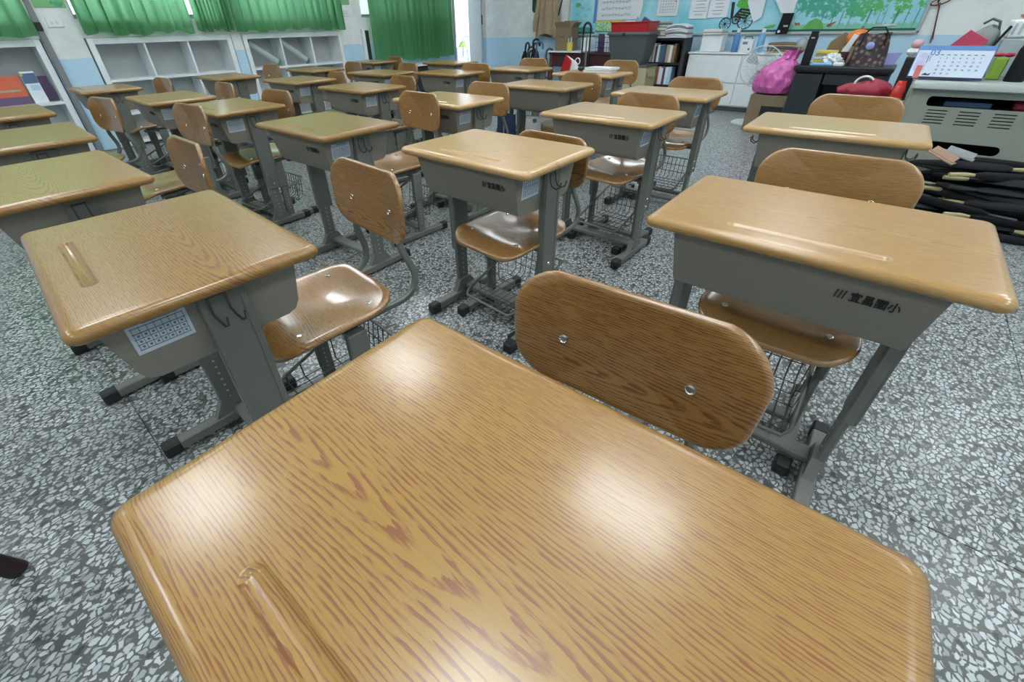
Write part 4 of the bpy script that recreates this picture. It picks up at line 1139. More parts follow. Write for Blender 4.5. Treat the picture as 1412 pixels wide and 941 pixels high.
def papers(x, y, z, w_, d_, n, th, mt, lb, rz, sag=0.0):
    u = thing('newspaper_bundle', lb, 'papers', (x, y, z), rz, 'paper stacks on the bookcase and cabinet')
    rn = random.Random(int(abs(x)*1000+z*100))
    for k in range(n):
        a = rn.uniform(-0.05, 0.05); ww = w_*rn.uniform(0.9, 1.0)
        R = []
        for i in range(7):
            q = -1+2*i/6
            zz = k*th + sag*(1-q*q)*(k+1)/n
            R.append([(q*ww/2, -d_/2+a*q*0.3, zz), (q*ww/2, d_/2, zz), (q*ww/2, d_/2, zz+th*0.85), (q*ww/2, -d_/2+a*q*0.3, zz+th*0.85)])
        MB().loft(R).build('folded_paper', mt[k % len(mt)], u, 25)
PG = (M_PAPER, M_CARDL, M_WHITE)
papers(-2.82, 7.15, 0.902, 0.22, 0.28, 6, 0.020, PG, 'left stack of cream papers on the black bookcase', 0.05)
papers(-2.84, 7.15, 1.024, 0.18, 0.24, 4, 0.018, (M_CARDL, M_PAPER, M_GREYPL), 'small upper pile of notebooks on the left cream stack', -0.1)
papers(-2.57, 7.13, 0.902, 0.30, 0.30, 7, 0.020, (M_PAPER, M_WHITE, M_GREYC), 'bulging right stack of folded newspapers on the black bookcase', 0.08, 0.03)
papers(-2.15, 7.36, 0.935, 0.26, 0.24, 4, 0.016, PG, 'thin stack of papers on top of the white paper box', -0.05)
tag(MB().box((-2.15, 7.38, 0.829), (0.27, 0.22, 0.20), bevel=0.004).build('paper_box', M_WHITE), 'whitish box between the bookcase and the blue bottle', 'box')
# white cabinet
o = thing('white_cabinet', 'white low cabinet with wide doors beside the fan', 'cabinet', (-1.72, 7.385, 0))
MB().box((0, 0.01, 0.385), (1.36, 0.36, 0.65), bevel=0.004).build('body', M_WHITE, o)
MB().box((0, -0.005, 0.716), (1.38, 0.395, 0.022), bevel=0.004).build('top', M_WHITE, o)
MB().box((0, 0.02, 0.03), (1.32, 0.33, 0.06)).build('plinth', M_GREYPL, o, 0)
for x0, x1 in ((-0.675, 0.025), (0.035, 0.675)):
    for z0, z1 in ((0.075, 0.350), (0.362, 0.695)):
        d = MB().box(((x0+x1)/2, -0.178, (z0+z1)/2), (x1-x0, 0.018, z1-z0), bevel=0.004).build('door_panel', M_WHITE, o)
        MB().box(((x0+x1)/2+0.03, -0.192, z0+0.035 if z0 > 0.2 else z1-0.035), (0.075, 0.014, 0.014), bevel=0.003).build('handle', M_GREYPIPE, d)
def bottle(x, y, z, r, h, mt, cap, lb, name='bottle', lean=0.0):
    u = thing(name, lb, 'bottle', (x, y, z))
    u.rotation_euler = (0, lean, 0)
    MB().lathe([(r*0.9, 0.0), (r, 0.01), (r, h*0.66), (r*0.8, h*0.76), (r*0.45, h*0.80), (r*0.45, h*0.84), (0.001, h*0.84)], n=16).build('body', mt, u)
    MB().lathe([(r*0.55, h*0.82), (r*0.55, h*0.98), (r*0.4, h), (0.001, h)], n=14).build('cap', cap, u)
    return u
bottle(-1.83, 7.26, 0.727, 0.042, 0.275, M_BLUE, M_WHITEP, 'blue bottle with white cap, left of the white carton on the cabinet')
bottle(-1.53, 7.26, 0.727, 0.042, 0.27, M_SKYBOX, M_WHITEP, 'pale blue bottle with white cap, right of the white carton on the cabinet')
o = thing('detergent_box', 'white handled carton between two blue bottles on the cabinet', 'carton', (-1.68, 7.24, 0.727))
MB().box((0, 0, 0.075), (0.15, 0.09, 0.15), bevel=0.006).build('body', M_WHITEP, o)
m = MB(); m.tube([(-0.05, 0, 0.15), (-0.04, 0, 0.178), (0.04, 0, 0.178), (0.05, 0, 0.15)], 0.008, 6); m.build('handle', M_GREYPL, o)
MB().box((-0.02, -0.0465, 0.11), (0.06, 0.002, 0.03)).build('print', M_PAPERINK, o, 0)
MB().lathe([(0.012, 0), (0.012, 0.003)], n=12).build('round_mark', M_GREYPL, o).matrix_basis = Matrix.Translation((0.04, -0.0455, 0.04)) @ Matrix.Rotation(pi/2, 4, 'X')
papers(-1.27, 7.32, 0.727, 0.34, 0.26, 5, 0.022, (M_CARDL, M_CARD, M_GREYPL), 'pile of yellowish and brown folders behind the fan', 0.1, 0.01)
o = thing('clear_bag', 'crumpled clear plastic bag at the right of the folder pile', 'bag', (-1.06, 7.26, 0.727))
MB().ball((0, 0, 0.085), 0.085, (0.85, 0.8, 1.0), 14).build('film', M_GLASSY, o)
MB().ball((0.01, -0.04, 0.05), 0.03, (1.3, 0.8, 0.8), 10).build('green_content', M_LIME, o)

# fan
o = thing('electric_fan', 'white floor fan with round wire cage half behind the pink bag', 'fan', (-1.27, 6.42, 0))
MB().lathe([(0.17, 0.0), (0.17, 0.015), (0.14, 0.035), (0.03, 0.05), (0.001, 0.05)], n=28).build('base', M_FANW, o)
MB().tube([(0, 0, 0.045), (0, 0, 0.56)], [0.022, 0.016], 10).build('pole', M_FANW, o)
m = MB()
def fanpt(r, a, dy): return (r*cos(a), -0.06+dy, 0.63+r*sin(a))
for r in (0.215, 0.15, 0.09):
    for dy in ((0.0,) if r > 0.2 else (-0.045, 0.045)):
        m.tube([fanpt(r, 2*pi*k/28, dy) for k in range(28)], 0.006 if r > 0.2 else 0.0022, 5, closed=True)
for k in range(28):
    a = 2*pi*k/28
    for s in (-1, 1): m.tube([fanpt(0.04, a, 0.055*s), fanpt(0.12, a, 0.05*s), fanpt(0.19, a, 0.025*s), fanpt(0.215, a, 0.0)], 0.0014, 3)
m.build('cage', M_FANW, o)
m = MB().lathe([(0.035, -0.06), (0.05, -0.02), (0.05, 0.10), (0.03, 0.13), (0.001, 0.13)], n=16)
for v in m.bm.verts: v.co = Vector((v.co.x, v.co.z-0.04, v.co.y+0.63))
m.build('motor', M_FANW, o)
for k in range(3):
    a0 = 2*pi*k/3 + 0.4
    m = MB()
    def bl(u, v):
        r = 0.04+0.145*u; a = a0 + (v-0.5)*(0.5+0.9*u*(1.2-u))
        return fanpt(r, a, (v-0.5)*0.045)
    m.grid(bl, 6, 4); m.build('blade', M_GLASSY, o, 180)
# box and pink bag
o = thing('cardboard_box', 'brown cardboard box on the floor carrying the pink plastic bag', 'box', (-1.03, 6.17, 0))
MB().box((0, 0, 0.19), (0.38, 0.30, 0.38), bevel=0.004).build('body', M_CARD, o)
MB().box((0.06, -0.151, 0.16), (0.22, 0.004, 0.22)).build('print_panel', M_BLACKW, o, 0)
o = thing('pink_bag', 'stuffed bright pink plastic bag on the cardboard box by the black desk', 'bag', (-1.045, 6.14, 0.38))
def pb(u, v):
    a = 2*pi*u
    prof = [(0.0, 0.05), (0.02, 0.165), (0.08, 0.205), (0.16, 0.21), (0.24, 0.185), (0.30, 0.145), (0.345, 0.085), (0.385, 0.065), (0.43, 0.075)]
    t_ = v*(len(prof)-1); i = min(int(t_), len(prof)-2); f = t_-i
    z = prof[i][0]*(1-f)+prof[i+1][0]*f; r = prof[i][1]*(1-f)+prof[i+1][1]*f
    r *= 1 + 0.06*sin(4*a+7*v) + 0.045*sin(9*a-14*v) + 0.03*sin(17*a+23*v) + 0.02*sin(31*v+3*a) + (0.16*sin(7*a) if v > 0.75 else 0)
    return (r*cos(a)+0.10*v*v, r*sin(a)*0.75, z)
m = MB(); m.grid(pb, 90, 40); m.box((0, 0, 0.004), (0.12, 0.10, 0.008)); m.build('bag_film', M_PINK, o, 24)
m = MB(); m.tube([(0.07, 0, 0.41), (0.09, -0.02, 0.45), (0.15, 0, 0.46), (0.15, 0.02, 0.40)], [0.022, 0.02, 0.018, 0.014], 7, flat=0.3); m.build('bag_handle', M_PINK, o)

# black desk with clutter
DX0, DX1, DY0, DY1, DZ = -0.88, -0.05, 5.95, 6.50, 0.682
o = thing('black_desk', 'black wooden desk crowded with bags and books at the back right', 'desk', ((DX0+DX1)/2, (DY0+DY1)/2, 0))
hw_, hd_ = (DX1-DX0)/2, (DY1-DY0)/2
m = MB(); m.loft([[(x, y, z) for x, y in rrect(2*(hw_-i), 2*(hd_-i), 0.03, 4)] for i, z in ((0.018, 0.622), (0.0, 0.645), (0.0, 0.672), (0.012, DZ))]); m.build('desktop', M_BLACKW, o)
MB().box((-hw_+0.155, -0.0, 0.305), (0.25, 2*hd_-0.06, 0.61), bevel=0.003).build('pedestal', M_NAVYW, o)
MB().box((hw_-0.03, 0, 0.305), (0.035, 2*hd_-0.06, 0.61), bevel=0.003).build('side_panel', M_NAVYW, o)
MB().box((0.13, -hd_+0.05, 0.565), (0.50, 0.02, 0.10), bevel=0.003).build('drawer_front', M_NAVYW, o)
MB().box((0.10, hd_-0.06, 0.33), (0.60, 0.015, 0.58)).build('back_panel', M_BLACKW, o, 0)
Z = DZ
o = thing('black_flask', 'tall black square flask at the left end of the black desk', 'flask', (-0.80, 6.06, Z))
MB().loft([[(x, y, z) for x, y in rrect(w_, w_, 0.012, 3)] for w_, z in ((0.075, 0.0), (0.075, 0.25), (0.062, 0.268), (0.062, 0.30))]).build('body', M_BLACKC, o)
MB().box((0, -0.039, 0.245), (0.03, 0.002, 0.012)).build('silver_print', M_FRAMEG, o, 0)
o = thing('tissue_pack', 'blue and white tissue pack at the front edge of the black desk', 'pack', (-0.60, 6.00, Z))
MB().box((-0.05, 0, 0.014), (0.19, 0.06, 0.028), bevel=0.008, rz=0.05).build('pack', M_SKYBOX, o)
MB().box((0.095, 0.01, 0.018), (0.09, 0.07, 0.034), bevel=0.008, rz=-0.1).build('open_end', M_WHITEP, o)
rn = random.Random(77)
m = MB()
def crum(u, v):
    a = 2*pi*u; ph = -pi/2+pi*v
    r = 0.062*(1+0.30*sin(5*a+3*v*6)+0.2*sin(9*a-11*v))
    return (r*1.2*cos(a)*cos(ph), r*0.8*sin(a)*cos(ph), 0.05+r*0.75*sin(ph))
m.grid(crum, 22, 12)
tag(m.build('crumpled_tissue', M_WHITEP, None, 20, (-0.575, 6.07, Z+0.004)), 'crumpled white tissue in front of the cream books on the black desk', 'tissue')
papers(-0.66, 6.24, Z, 0.20, 0.22, 5, 0.026, (M_CARDL, M_YELLOW, M_PAPER), 'stack of cream and yellow books on the black desk', 0.1)
o = thing('brown_envelope', 'brown card leaning behind the cream books', 'card', (-0.60, 6.40, Z))
MB().prism([(-0.12, 0), (0.12, 0), (0.10, 0.24), (0.02, 0.285), (-0.08, 0.20)], 'y', 0, 0.006).build('card', M_CARD, o, 0)
o = thing('orange_gourd', 'round orange gourd on the black desk', 'gourd', (-0.455, 6.36, Z))
m = MB()
def gd(u, v):
    a = 2*pi*u; ph = -pi/2+pi*v
    r = 0.098*(1+0.03*cos(10*a))
    return (r*1.0*cos(a)*cos(ph), r*0.8*sin(a)*cos(ph), 0.235+r*0.75*sin(ph))
m.grid(gd, 40, 12); m.build('gourd', M_ORANGE, o, 180)
MB().tube([(0, 0, 0.305), (0.01, 0, 0.335)], 0.012, 6).build('stem', M_CARD, o)
tag(MB().box((-0.455, 6.36, Z+0.081), (0.18, 0.16, 0.16), bevel=0.004).build('stationery_box', M_CARDL), 'cream box under the orange gourd', 'box')
tag(MB().prism([(-0.03, 0), (0.03, 0), (0.085, 0.20), (0.045, 0.215)], 'y', 0, 0.004).build('paper_slip', M_WHITEP, loc=(-0.53, 6.20, Z+0.06), smooth=0), 'white paper slip standing up in front of the orange gourd', 'paper')
o = thing('dark_cup', 'dark maroon cup holding the white slip', 'cup', (-0.505, 6.12, Z))
MB().lathe([(0.036, 0), (0.046, 0.12), (0.042, 0.12), (0.033, 0.008), (0.001, 0.008)], n=18).build('cup', M_MAROON, o)
o = thing('tote_bag', 'brown patterned tote bag standing on the black desk', 'bag', (-0.305, 6.17, Z))
m = MB()
def tb(u, v):
    a = 2*pi*u
    e = 0.6
    cx = math.copysign(abs(cos(a))**e, cos(a)); sy = math.copysign(abs(sin(a))**e, sin(a))
    k = 1-0.18*v
    return ((0.145*cx*k + 0.012*sin(4*a+5*v)), (0.075*sy*(1-0.3*v)+0.008*sin(6*a)), 0.27*v + (0.015*sin(2*a) if v > 0.9 else 0))
m.grid(tb, 40, 10); m.box((0, 0, 0.004), (0.27, 0.13, 0.008)); m.box((0, 0, 0.225), (0.20, 0.08, 0.004)); m.build('bag_body', M_PATTERN, o, 60)
for y in (-0.07, 0.06):
    m = MB(); m.tube([(-0.10, y, 0.17), (-0.085, y*0.8, 0.28), (-0.05, y*0.6, 0.325), (0.05, y*0.6, 0.325), (0.085, y*0.8, 0.28), (0.10, y, 0.17)], 0.010, 7, flat=0.5); m.build('bag_handle', M_BLACKC, o)
m = MB(); m.ball((-0.01, -0.078, 0.175), 0.034, (1, 0.35, 1), 12); m.build('pale_patch', M_LILAC, o)
o = thing('clear_pouch', 'clear plastic pouch lying on top of the patterned tote bag', 'pouch', (-0.27, 6.18, Z+0.327))
MB().box((0, 0, 0.012), (0.17, 0.09, 0.024), bevel=0.010, ry=-0.05, seg=2).build('film', M_GLASSY, o)
tag(MB().prism([(-0.06, 0), (0.04, 0), (0.07, 0.11), (-0.05, 0.10)], 'y', 0, 0.02).build('blue_envelope', M_LILAC, loc=(-0.12, 6.36, Z), smooth=0), 'violet blue folder at the right end of the black desk', 'folder')

# low cabinet, red bag and things left of the computer desk
o = thing('low_cabinet', 'low grey cabinet between the black desk and the computer desk', 'cabinet', (-0.10, 4.85, 0))
MB().box((0, 0, 0.27), (0.42, 0.42, 0.54), bevel=0.004).build('body', M_PODIUM, o)
MB().box((0, -0.213, 0.28), (0.38, 0.012, 0.46), bevel=0.003).build('door_panel', M_PODIUM, o)
o = thing('red_bag', 'crimson cloth bag with white loop handle on the low grey cabinet', 'bag', (-0.17, 4.80, 0.54))
m = MB()
def rb(u, v):
    a = 2*pi*u; ph = -pi/2+pi*v
    k = 1+0.12*sin(4*a+3*v)+0.08*sin(9*a+8*v)+0.04*sin(17*a-13*v)
    return (0.155*cos(a)*cos(ph)*k, 0.12*sin(a)*cos(ph), 0.066+0.066*sin(ph)*(1+0.25*cos(a)) + 0.008*sin(7*a)*v)
m.grid(rb, 60, 18); m.build('cloth', M_BUR, o, 28)
m = MB(); m.tube([(-0.02+0.06*cos(pi-pi*k/10), -0.02, 0.11+0.055*sin(pi*k/10)) for k in range(11)], 0.008, 7); m.build('handle', M_WHITEP, o)
o = thing('gift_pouch', 'bright red pouch with striped base beside the crimson bag', 'pouch', (0.035, 4.72, 0.54))
MB().box((0, 0, 0.02), (0.075, 0.10, 0.04), bevel=0.006).build('base', M_SAGE, o)
MB().box((-0.018, -0.051, 0.02), (0.02, 0.003, 0.034)).build('blue_stripe', M_BLUE, o, 0)
MB().box((0.022, -0.051, 0.02), (0.02, 0.003, 0.034)).build('orange_stripe', M_ORANGE, o, 0)
MB().loft([[(x, y, z) for x, y in rrect(w_, d_, 0.01, 3)] for w_, d_, z in ((0.072, 0.10, 0.041), (0.075, 0.10, 0.09), (0.05, 0.03, 0.15))]).build('top', M_REDG, o)
o = thing('black_monitor', 'black box-like screen behind the left edge of the calendar', 'screen', (0.045, 4.98, 0.54))
MB().box((0, 0, 0.15), (0.10, 0.14, 0.28), bevel=0.005).build('casing', M_BLACKW, o)
MB().box((0, 0, 0.006), (0.12, 0.16, 0.012), bevel=0.003).build('foot', M_BLACKW, o)
o = thing('pink_toy', 'small pink and white soft toy on the black screen', 'toy', (0.02, 4.98, 0.83))
MB().ball((0, 0, 0.035), 0.035, (1.2, 1, 0.8)).build('white_base', M_WHITEP, o)
MB().ball((0.005, 0, 0.085), 0.036, (1, 1, 0.9)).build('pink_head', plain('pale_pink', (0.62, 0.36, 0.42), 0.6), o)

# computer desk (grey metal)
PX0, PX1, PY0, PY1, PZ = 0.095, 1.25, 4.10, 4.76, 0.745
o = thing('computer_desk', 'grey metal computer desk with vent slots at the right edge', 'desk', (PX0, PY0, 0))
def plate(outer, holes, y, th, name, mat, parent):
    mb = MB(); bm = mb.bm; ed = []
    for loop in [outer]+holes:
        vs = [bm.verts.new((p[0], y, p[1])) for p in loop]
        for i in range(len(vs)): ed.append(bm.edges.new((vs[i], vs[(i+1) % len(vs)])))
    r = bmesh.ops.triangle_fill(bm, use_beauty=True, use_dissolve=False, edges=ed)
    fs = [f for f in bm.faces]
    ex = bmesh.ops.extrude_face_region(bm, geom=fs)
    for v in [g for g in ex['geom'] if isinstance(g, bmesh.types.BMVert)]: v.co.y += th
    return mb.build(name, mat, parent, 0)
def stad2(x0, x1, z0, z1, n=6, r=None):
    r = min((z1-z0)/2, (x1-x0)/2) if r is None else r
    cx, cz = (x0+x1)/2, (z0+z1)/2
    return [(cx+a, cz+b) for a, b in rrect(x1-x0, z1-z0, r*0.999, n)]
Wp = PX1-PX0
holes = [stad2(0.10, 0.66, 0.606, 0.664, r=0.02)]
for x0 in (0.122, 0.274, 0.430):
    for k in range(5): holes.append(stad2(x0, x0+0.098, 0.506+0.0185*k, 0.5105+0.0185*k+0.002, 3))
holes.append(stad2(0.14, 0.545, 0.343, 0.402))
plate([(0.012, 0.03), (0.62, 0.03), (0.62, 0.70), (0.012, 0.70)][:0] or [(0.012, 0.03), (0.70, 0.03), (0.70, 0.70), (0.012, 0.70)], holes, 0.02, 0.012, 'front_panel', M_PODIUM, o)
plate([(0.703, 0.03), (Wp-0.012, 0.03), (Wp-0.012, 0.70), (0.703, 0.70)], [stad2(0.80, 1.05, 0.343, 0.402)], 0.02, 0.012, 'front_panel', M_PODIUM, o)
for x in (0.006, Wp-0.006): MB().box((x, 0.33, 0.36), (0.012, 0.64, 0.70), bevel=0.002).build('side_panel', M_PODIUM, o, 0)
MB().box((Wp/2, 0.645, 0.36), (Wp-0.03, 0.012, 0.68)).build('back_panel', M_DARK, o, 0)
m = MB(); m.loft([[(x+Wp/2, y+0.32, z) for x, y in rrect(Wp+0.02-2*i, 0.70-2*i, 0.02, 4)] for i, z in ((0.004, 0.705), (0.0, 0.710), (0.0, 0.735), (0.006, PZ))]); m.build('desktop', M_PODTOP, o)
MB().box((Wp/2, 0.34, 0.595), (Wp-0.03, 0.58, 0.01)).build('inner_shelf', M_NAVYW, o, 0)
MB().box((Wp/2, 0.34, 0.045), (Wp-0.03, 0.58, 0.03)).build('bottom_shelf', M_PODIUM, o, 0)
tag(MB().box((PX0+0.30, 4.28, 0.616), (0.22, 0.14, 0.030), bevel=0.004).build('keyboard_case', M_BLUEB), 'slate blue case seen through the upper slot of the computer desk', 'case')
tag(MB().box((PX0+0.56, 4.24, 0.625), (0.12, 0.12, 0.048), bevel=0.012).build('crimson_pouch', M_BUR), 'crimson pouch seen through the upper slot of the computer desk', 'pouch')
# calendar
o = thing('desk_calendar', 'white standing desk calendar with blue top strip on the computer desk', 'calendar', (0.075, 4.22, PZ))
tl = 0.30
def lean(b):
    for v in b.bm.verts: v.co.y += v.co.z*tl
    return b
lean(MB().box((0.145, 0, 0.098), (0.36, 0.006, 0.180), bevel=0.001)).build('backing', M_BLUEB, o, 0)
b = MB().box((0.145, 0, 0.098), (0.36, 0.006, 0.180), bevel=0.001)
for v in b.bm.verts: v.co.y += 0.115 - v.co.z*tl
b.build('rear_board', M_BLUEB, o, 0)
lean(MB().box((0.145, -0.0042, 0.096), (0.352, 0.002, 0.160))).build('page', plain('calendar_paper', (0.60, 0.68, 0.80), 0.5, noise=0.02), o, 0)
lean(MB().box((0.145, -0.0055, 0.177), (0.354, 0.002, 0.024))).build('top_strip', M_BLUE, o, 0)
lean(MB().box((0.145, -0.0055, 0.013), (0.354, 0.002, 0.012))).build('bottom_strip', M_NAVY, o, 0)
lean(MB().box((0.005, -0.0055, 0.10), (0.055, 0.001, 0.10))).build('picture', plain('pale_violet_print', (0.50, 0.52, 0.72), 0.6, noise=0.2, scale=30), o, 0)
def cal_text(body, size, x, z, mat, name, parent, sx=1.0):
    tm = text_mesh(body, size, 0.0002, 0.02)
    b = MB(); b.bm.from_mesh(tm); bpy.data.meshes.remove(tm)
    for v in b.bm.verts: v.co = Vector((x+v.co.x*sx, -0.0066-v.co.z, z+v.co.y))
    return b
lean(cal_text('03', 0.048, 0.030, 0.136, None, '', None)).build('month_number', M_BLUE, o, 0)
b = MB()
for k in range(31):
    c = cal_text(str(k+1), 0.013, 0.085+0.031*(k % 7), 0.118-0.021*(k//7), None, '', None)
    me_ = bpy.data.meshes.new('tmp'); c.bm.to_mesh(me_); c.bm.free(); b.bm.from_mesh(me_); bpy.data.meshes.remove(me_)
for k in range(7): b.box((0.09+0.031*k, -0.0066, 0.140), (0.016, 0.0004, 0.004))
b.box((0.03, -0.0066, 0.115), (0.004, 0.0004, 0.04)); b.box((0.04, -0.0066, 0.118), (0.003, 0.0004, 0.03))
lean(b).build('date_numbers', M_LABELINK, o, 0)
b = MB(); b.prism([(0.03, 0.028), (0.05, 0.040), (0.06, 0.032), (0.075, 0.040), (0.07, 0.026)], 'y', -0.0072, -0.0055); lean(b).build('dark_emblem', M_INK, o, 0)
b = MB(); b.box((0.008, -0.0066, 0.045), (0.030, 0.0008, 0.07))
lean(b).build('red_stamp', plain('stamp_red', (0.62, 0.14, 0.14), 0.6), o, 0)
# right clutter
o = thing('backpack', 'grey backpack with red front pocket behind the calendar', 'bag', (0.275, 4.60, PZ))
m = MB()
def bpk(u, v):
    a = 2*pi*u; ph = -pi/2+pi*v
    return (0.045+0.03*sin(ph)+0.085*cos(a)*cos(ph)*(1+0.08*sin(5*a)), 0.085*sin(a)*cos(ph), 0.145+0.142*sin(ph)*(1+0.06*sin(3*a+1)))
m.grid(bpk, 36, 14); m.build('body', M_GREYC, o, 180)
m = MB(); m.loft([[(-0.11, -0.03, 0.14), (0.04, -0.08, 0.12), (0.08, -0.07, 0.21), (-0.02, -0.03, 0.265)], [(-0.115, -0.085, 0.14), (0.04, -0.125, 0.12), (0.085, -0.11, 0.21), (-0.02, -0.08, 0.268)]]); m.build('front_pocket', M_CRIMS, o, 0)
m = MB(); m.tube([(0.03, 0.0, 0.30), (0.06, -0.02, 0.325), (0.10, -0.02, 0.31), (0.115, 0.0, 0.26)], 0.008, 6); m.build('strap', M_GREYPL, o)
o = thing('clear_drawer_box', 'stacked clear plastic box with ribbed white top at the right edge', 'box', (0.56, 4.62, PZ))
MB().box((0, 0, 0.11), (0.28, 0.20, 0.22), bevel=0.01).build('lower_box', M_GLASSY, o)
MB().box((0, 0, 0.27), (0.26, 0.19, 0.095), bevel=0.008).build('ribbed_top', M_WHITE, o)
for k in range(8): MB().box((-0.11+0.03*k, -0.098, 0.27), (0.012, 0.006, 0.06), bevel=0.001).build('rib', M_FRAMEG, o, 0)
tag(MB().ball((0, 0, 0.022), 0.06, (1.5, 1.0, 0.4), 14).build('tan_bun', M_TANP, loc=(0.54, 4.60, PZ+0.318)), 'tan rounded pouch on the clear plastic box', 'pouch')
m = MB(); m.tube([(0.385, 4.52, PZ+0.14), (0.41, 4.52, PZ+0.23), (0.43, 4.53, PZ+0.285)], 0.008, 6)
m.tube([(0.385, 4.52, PZ+0.14), (0.38, 4.52, PZ+0.005)], 0.008, 6)
tag(m.build('black_strap', M_BLACKC), 'black strap slanting beside the backpack', 'strap')
o = thing('black_flask', 'black flask with silver button standing right of the calendar', 'flask', (0.545, 4.32, PZ))
MB().lathe([(0.043, 0), (0.046, 0.01), (0.046, 0.17), (0.040, 0.19), (0.038, 0.215), (0.030, 0.23), (0.001, 0.232)], n=20).build('body', M_BLACKC, o)
m = MB(); m.ball((-0.028, -0.034, 0.20), 0.016, (0.7, 0.5, 1.2)); m.build('button', M_CHROME, o)
tag(MB().box((0.455, 4.40, PZ+0.062), (0.06, 0.09, 0.12), bevel=0.006).build('lime_box', M_LIME), 'lime green box left of the black flask', 'box')
tag(MB().box((0.635, 4.40, PZ+0.05), (0.06, 0.09, 0.095), bevel=0.006).build('lime_box', M_LIME), 'lime green box right of the black flask, cut by the right edge', 'box')
o = thing('red_flower', 'small red cloth bow above the lime green box', 'bow', (0.455, 4.40, PZ+0.122))
MB().ball((-0.02, 0, 0.015), 0.022, (1.2, 0.7, 0.6)).build('loop', M_CRIMS, o); MB().ball((0.025, 0, 0.015), 0.022, (1.2, 0.7, 0.6)).build('loop', M_CRIMS, o)

# heap of black folded umbrellas with pale handles
rn = random.Random(42)
lay = 0
first = None
dark_h = None
def make_bundle():
    t = thing('folded_umbrella', 'black folded umbrella with pale handle lying in the heap below the computer desk', 'umbrella', (0, 0, 0), 0, 'folded umbrellas in the heap')
    m = MB()
    R = []
    for x, r in ((0.30, 0.008), (0.26, 0.013), (0.15, 0.021), (0.0, 0.024), (-0.12, 0.022), (-0.16, 0.012)):
        R.append([(x, r*(1+0.18*sin(3*2*pi*k/12))*cos(2*pi*k/12), r*(1+0.18*sin(3*2*pi*k/12))*sin(2*pi*k/12)) for k in range(12)])
    m.loft(R); m.build('cloth', M_BLACKC, t, 60)
    m = MB(); m.tube([(-0.15, 0, 0), (-0.20, 0, 0), (-0.275, 0.008, 0.002)], [0.008, 0.0125, 0.0120], 8); m.build('handle', M_TAN, t)
    return t
for L_ in range(9):
    cnt = (5, 5, 5, 5, 5, 4, 4, 4, 3)[L_]
    for k in range(cnt):
        flip = (k + L_) % 2
        if first is None: first = make_bundle(); q = first
        else: q = copy_tree(first)
        tag(q, 'black folded umbrella with pale handle lying in the heap below the computer desk', 'umbrella', 'folded umbrellas in the heap')
        if (5*L_ + 3*k) % 3 == 0 and q is not first:
            for ch in q.children:
                if ch.name.startswith('handle') and first is not q:
                    if dark_h is None:
                        dark_h = ch.data.copy(); dark_h.materials[0] = M_BLACKW
                    ch.data = dark_h
            tag(q, 'black folded umbrella with black handle in the heap below the computer desk', 'umbrella', 'folded umbrellas in the heap')
        x = 0.62 + rn.uniform(-0.10, 0.10) + (-0.05 if flip else 0.02) + 0.004*L_
        y = 3.54 + (k+0.5)*(0.44/cnt) + 0.010*L_ + rn.uniform(-0.015, 0.015)
        q.location = (x, y, 0.030 + 0.038*L_ - 0.10*L_/9*max(0, x-0.62) + rn.uniform(-0.006, 0.006))
        q.rotation_euler = (rn.uniform(0, 6), rn.uniform(-0.10, 0.10), (pi if flip else 0) + rn.uniform(-0.42, 0.42))
for i, (x, y, z, rz, ry, mt, lb) in enumerate(((0.345, 3.64, 0.405, -0.4, 0.35, M_TANP, 'tan folded card on top of the umbrella heap'), (0.42, 3.72, 0.408, -0.2, 0.22, M_GREYC, 'pale greyish wrapper on top of the umbrella heap'))):
    o = thing('folded_card', lb, 'card', (x, y, z), rz)
    MB().box((0, 0, 0), (0.16, 0.06, 0.006), ry=ry).build('panel', mt, o, 0)
    MB().box((0.01, 0.02, 0.012), (0.13, 0.05, 0.005), ry=ry, rx=0.5).build('panel', mt, o, 0)

# things on and around the far desks
for i, (x, y, z, rz, lb) in enumerate(((-2.06, 3.93, 0.7305, 0.10, 'lower white booklet of the two on the far desk'), (-2.05, 3.94, 0.7505, -0.08, 'upper white booklet lying on the other on the far desk'))):
    o = thing('booklet', lb, 'booklet', (x, y, z), rz, 'booklets on the far desk')
    MB().box((0, 0, 0.0095), (0.25, 0.18, 0.016), bevel=0.002).build('pages', M_PAPER, o, 0)
    MB().box((0, 0, 0.0182), (0.254, 0.184, 0.002)).build('cover', M_WHITEP, o, 0)
o = thing('computer_mouse', 'small black mouse-like object left of the white booklets', 'mouse', (-2.285, 3.98, 0.7305))
MB().ball((0, 0, 0.018), 0.03, (1.0, 1.3, 0.6), 14).build('body', M_RUBBER, o)
o = thing('waste_bin', 'white bin with teal rim standing beside the booklet desk', 'bin', (-2.86, 4.78, 0))
MB().lathe([(0.11, 0), (0.13, 0.50), (0.122, 0.50), (0.105, 0.01), (0.001, 0.01)], n=20).build('tub', M_GLASSY, o)
MB().lathe([(0.128, 0.49), (0.142, 0.50), (0.142, 0.525), (0.125, 0.525)], n=20, cap=False).build('rim', M_GREENB, o)
o = thing('plastic_bag', 'red and white plastic bag sticking out of the white bin', 'bag', (-2.86, 4.78, 0.40))
m = MB()
m.loft([[(-0.05, -0.03, 0.0), (0.05, -0.03, 0.0), (0.05, 0.03, 0.0), (-0.05, 0.03, 0.0)], [(-0.085, -0.03, 0.12), (0.075, -0.04, 0.12), (0.075, 0.03, 0.12), (-0.085, 0.03, 0.12)], [(-0.12, -0.02, 0.24), (0.11, -0.03, 0.22), (0.11, 0.02, 0.22), (-0.12, 0.02, 0.24)], [(-0.07, -0.006, 0.40), (0.05, -0.01, 0.34), (0.05, 0.006, 0.34), (-0.07, 0.006, 0.40)]])
m.build('white_film', M_WHITEP, o, 30)
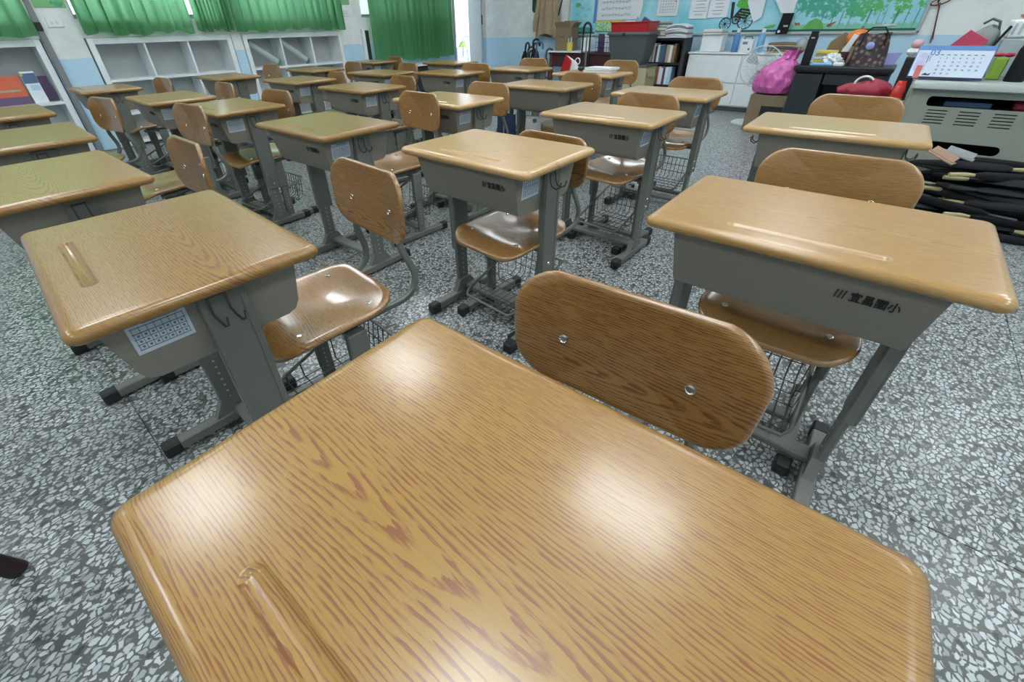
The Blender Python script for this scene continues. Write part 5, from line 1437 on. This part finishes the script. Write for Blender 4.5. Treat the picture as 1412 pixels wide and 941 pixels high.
m = MB(); m.prism([(-0.128, 0.24), (-0.02, 0.22), (0.0, 0.35), (-0.065, 0.41)], 'y', -0.045, -0.022); m.build('red_print', M_RED, o, 0)
m = MB(); m.tube([(0.07+0.03*cos(2*pi*k/12), -0.01, 0.35+0.03*sin(2*pi*k/12)) for k in range(12)], 0.006, 5, closed=True); m.build('loop_handle', M_WHITEP, o)
o = thing('cloth_bag', 'navy blue cloth bag hanging low beside the plain-drawer pale desk', 'bag', (-2.21, 2.77, 0.20))
m = MB()
def nb(u, v):
    a = 2*pi*u
    return (0.095*cos(a)*(1-0.15*v)+0.006*sin(5*a), 0.045*sin(a)*(1-0.4*v), 0.33*v)
m.grid(nb, 30, 8); m.box((0, 0, 0.004), (0.12, 0.05, 0.006)); m.build('body', M_NAVY, o, 60)
MB().box((-0.105, 0.01, 0.11), (0.012, 0.05, 0.22), bevel=0.004).build('white_side', M_WHITEP, o)
MB().tube([(0.0, -0.04, 0.02), (0.005, -0.042, 0.2), (0.0, -0.03, 0.34)], 0.010, 6, flat=0.4).build('grey_strap', M_GREYC, o)
m = MB(); m.tube([(-0.05, 0, 0.32), (-0.045, 0.03, 0.40), (-0.04, 0.09, 0.44), (-0.045, 0.12, 0.36), (-0.05, 0.02, 0.31)], 0.004, 5); m.build('hanging_loop', M_GREYC, o)
o = thing('cloth_bag', 'grey and black patterned cloth bag under the plain-drawer pale desk', 'bag', (-1.98, 2.80, 0.0))
m = MB()
def cb(u, v):
    a = 2*pi*u
    return (0.075*cos(a)*(1-0.2*v)+0.006*sin(6*a+v*5), 0.06*sin(a)*(1-0.3*v), 0.52*v)
m.grid(cb, 30, 10); m.box((0, 0, 0.003), (0.10, 0.07, 0.006)); m.build('body', M_CATBAG, o, 60)
# dark wooden leg at the lower left edge
o = thing('wooden_stool', 'dark reddish brown wooden leg entering at the lower left edge', 'stool', (-1.30, -0.62, 0))
MB().lathe([(0.15, 0.0), (0.165, 0.008), (0.165, 0.024), (0.15, 0.032), (0.001, 0.032)], (0, 0, 0.43), 28).build('seat', M_CORK, o)
M_DKLEG = plain('dark_stained_leg', (0.020, 0.008, 0.007), 0.4)
for a in (76, 166, 256, 346):
    dx, dy = cos(math.radians(a)), sin(math.radians(a))
    MB().tube([(0.248*dx, 0.248*dy, 0.0), (0.10*dx, 0.10*dy, 0.432)], [0.021, 0.019], 12).build('leg', M_DKLEG, o)
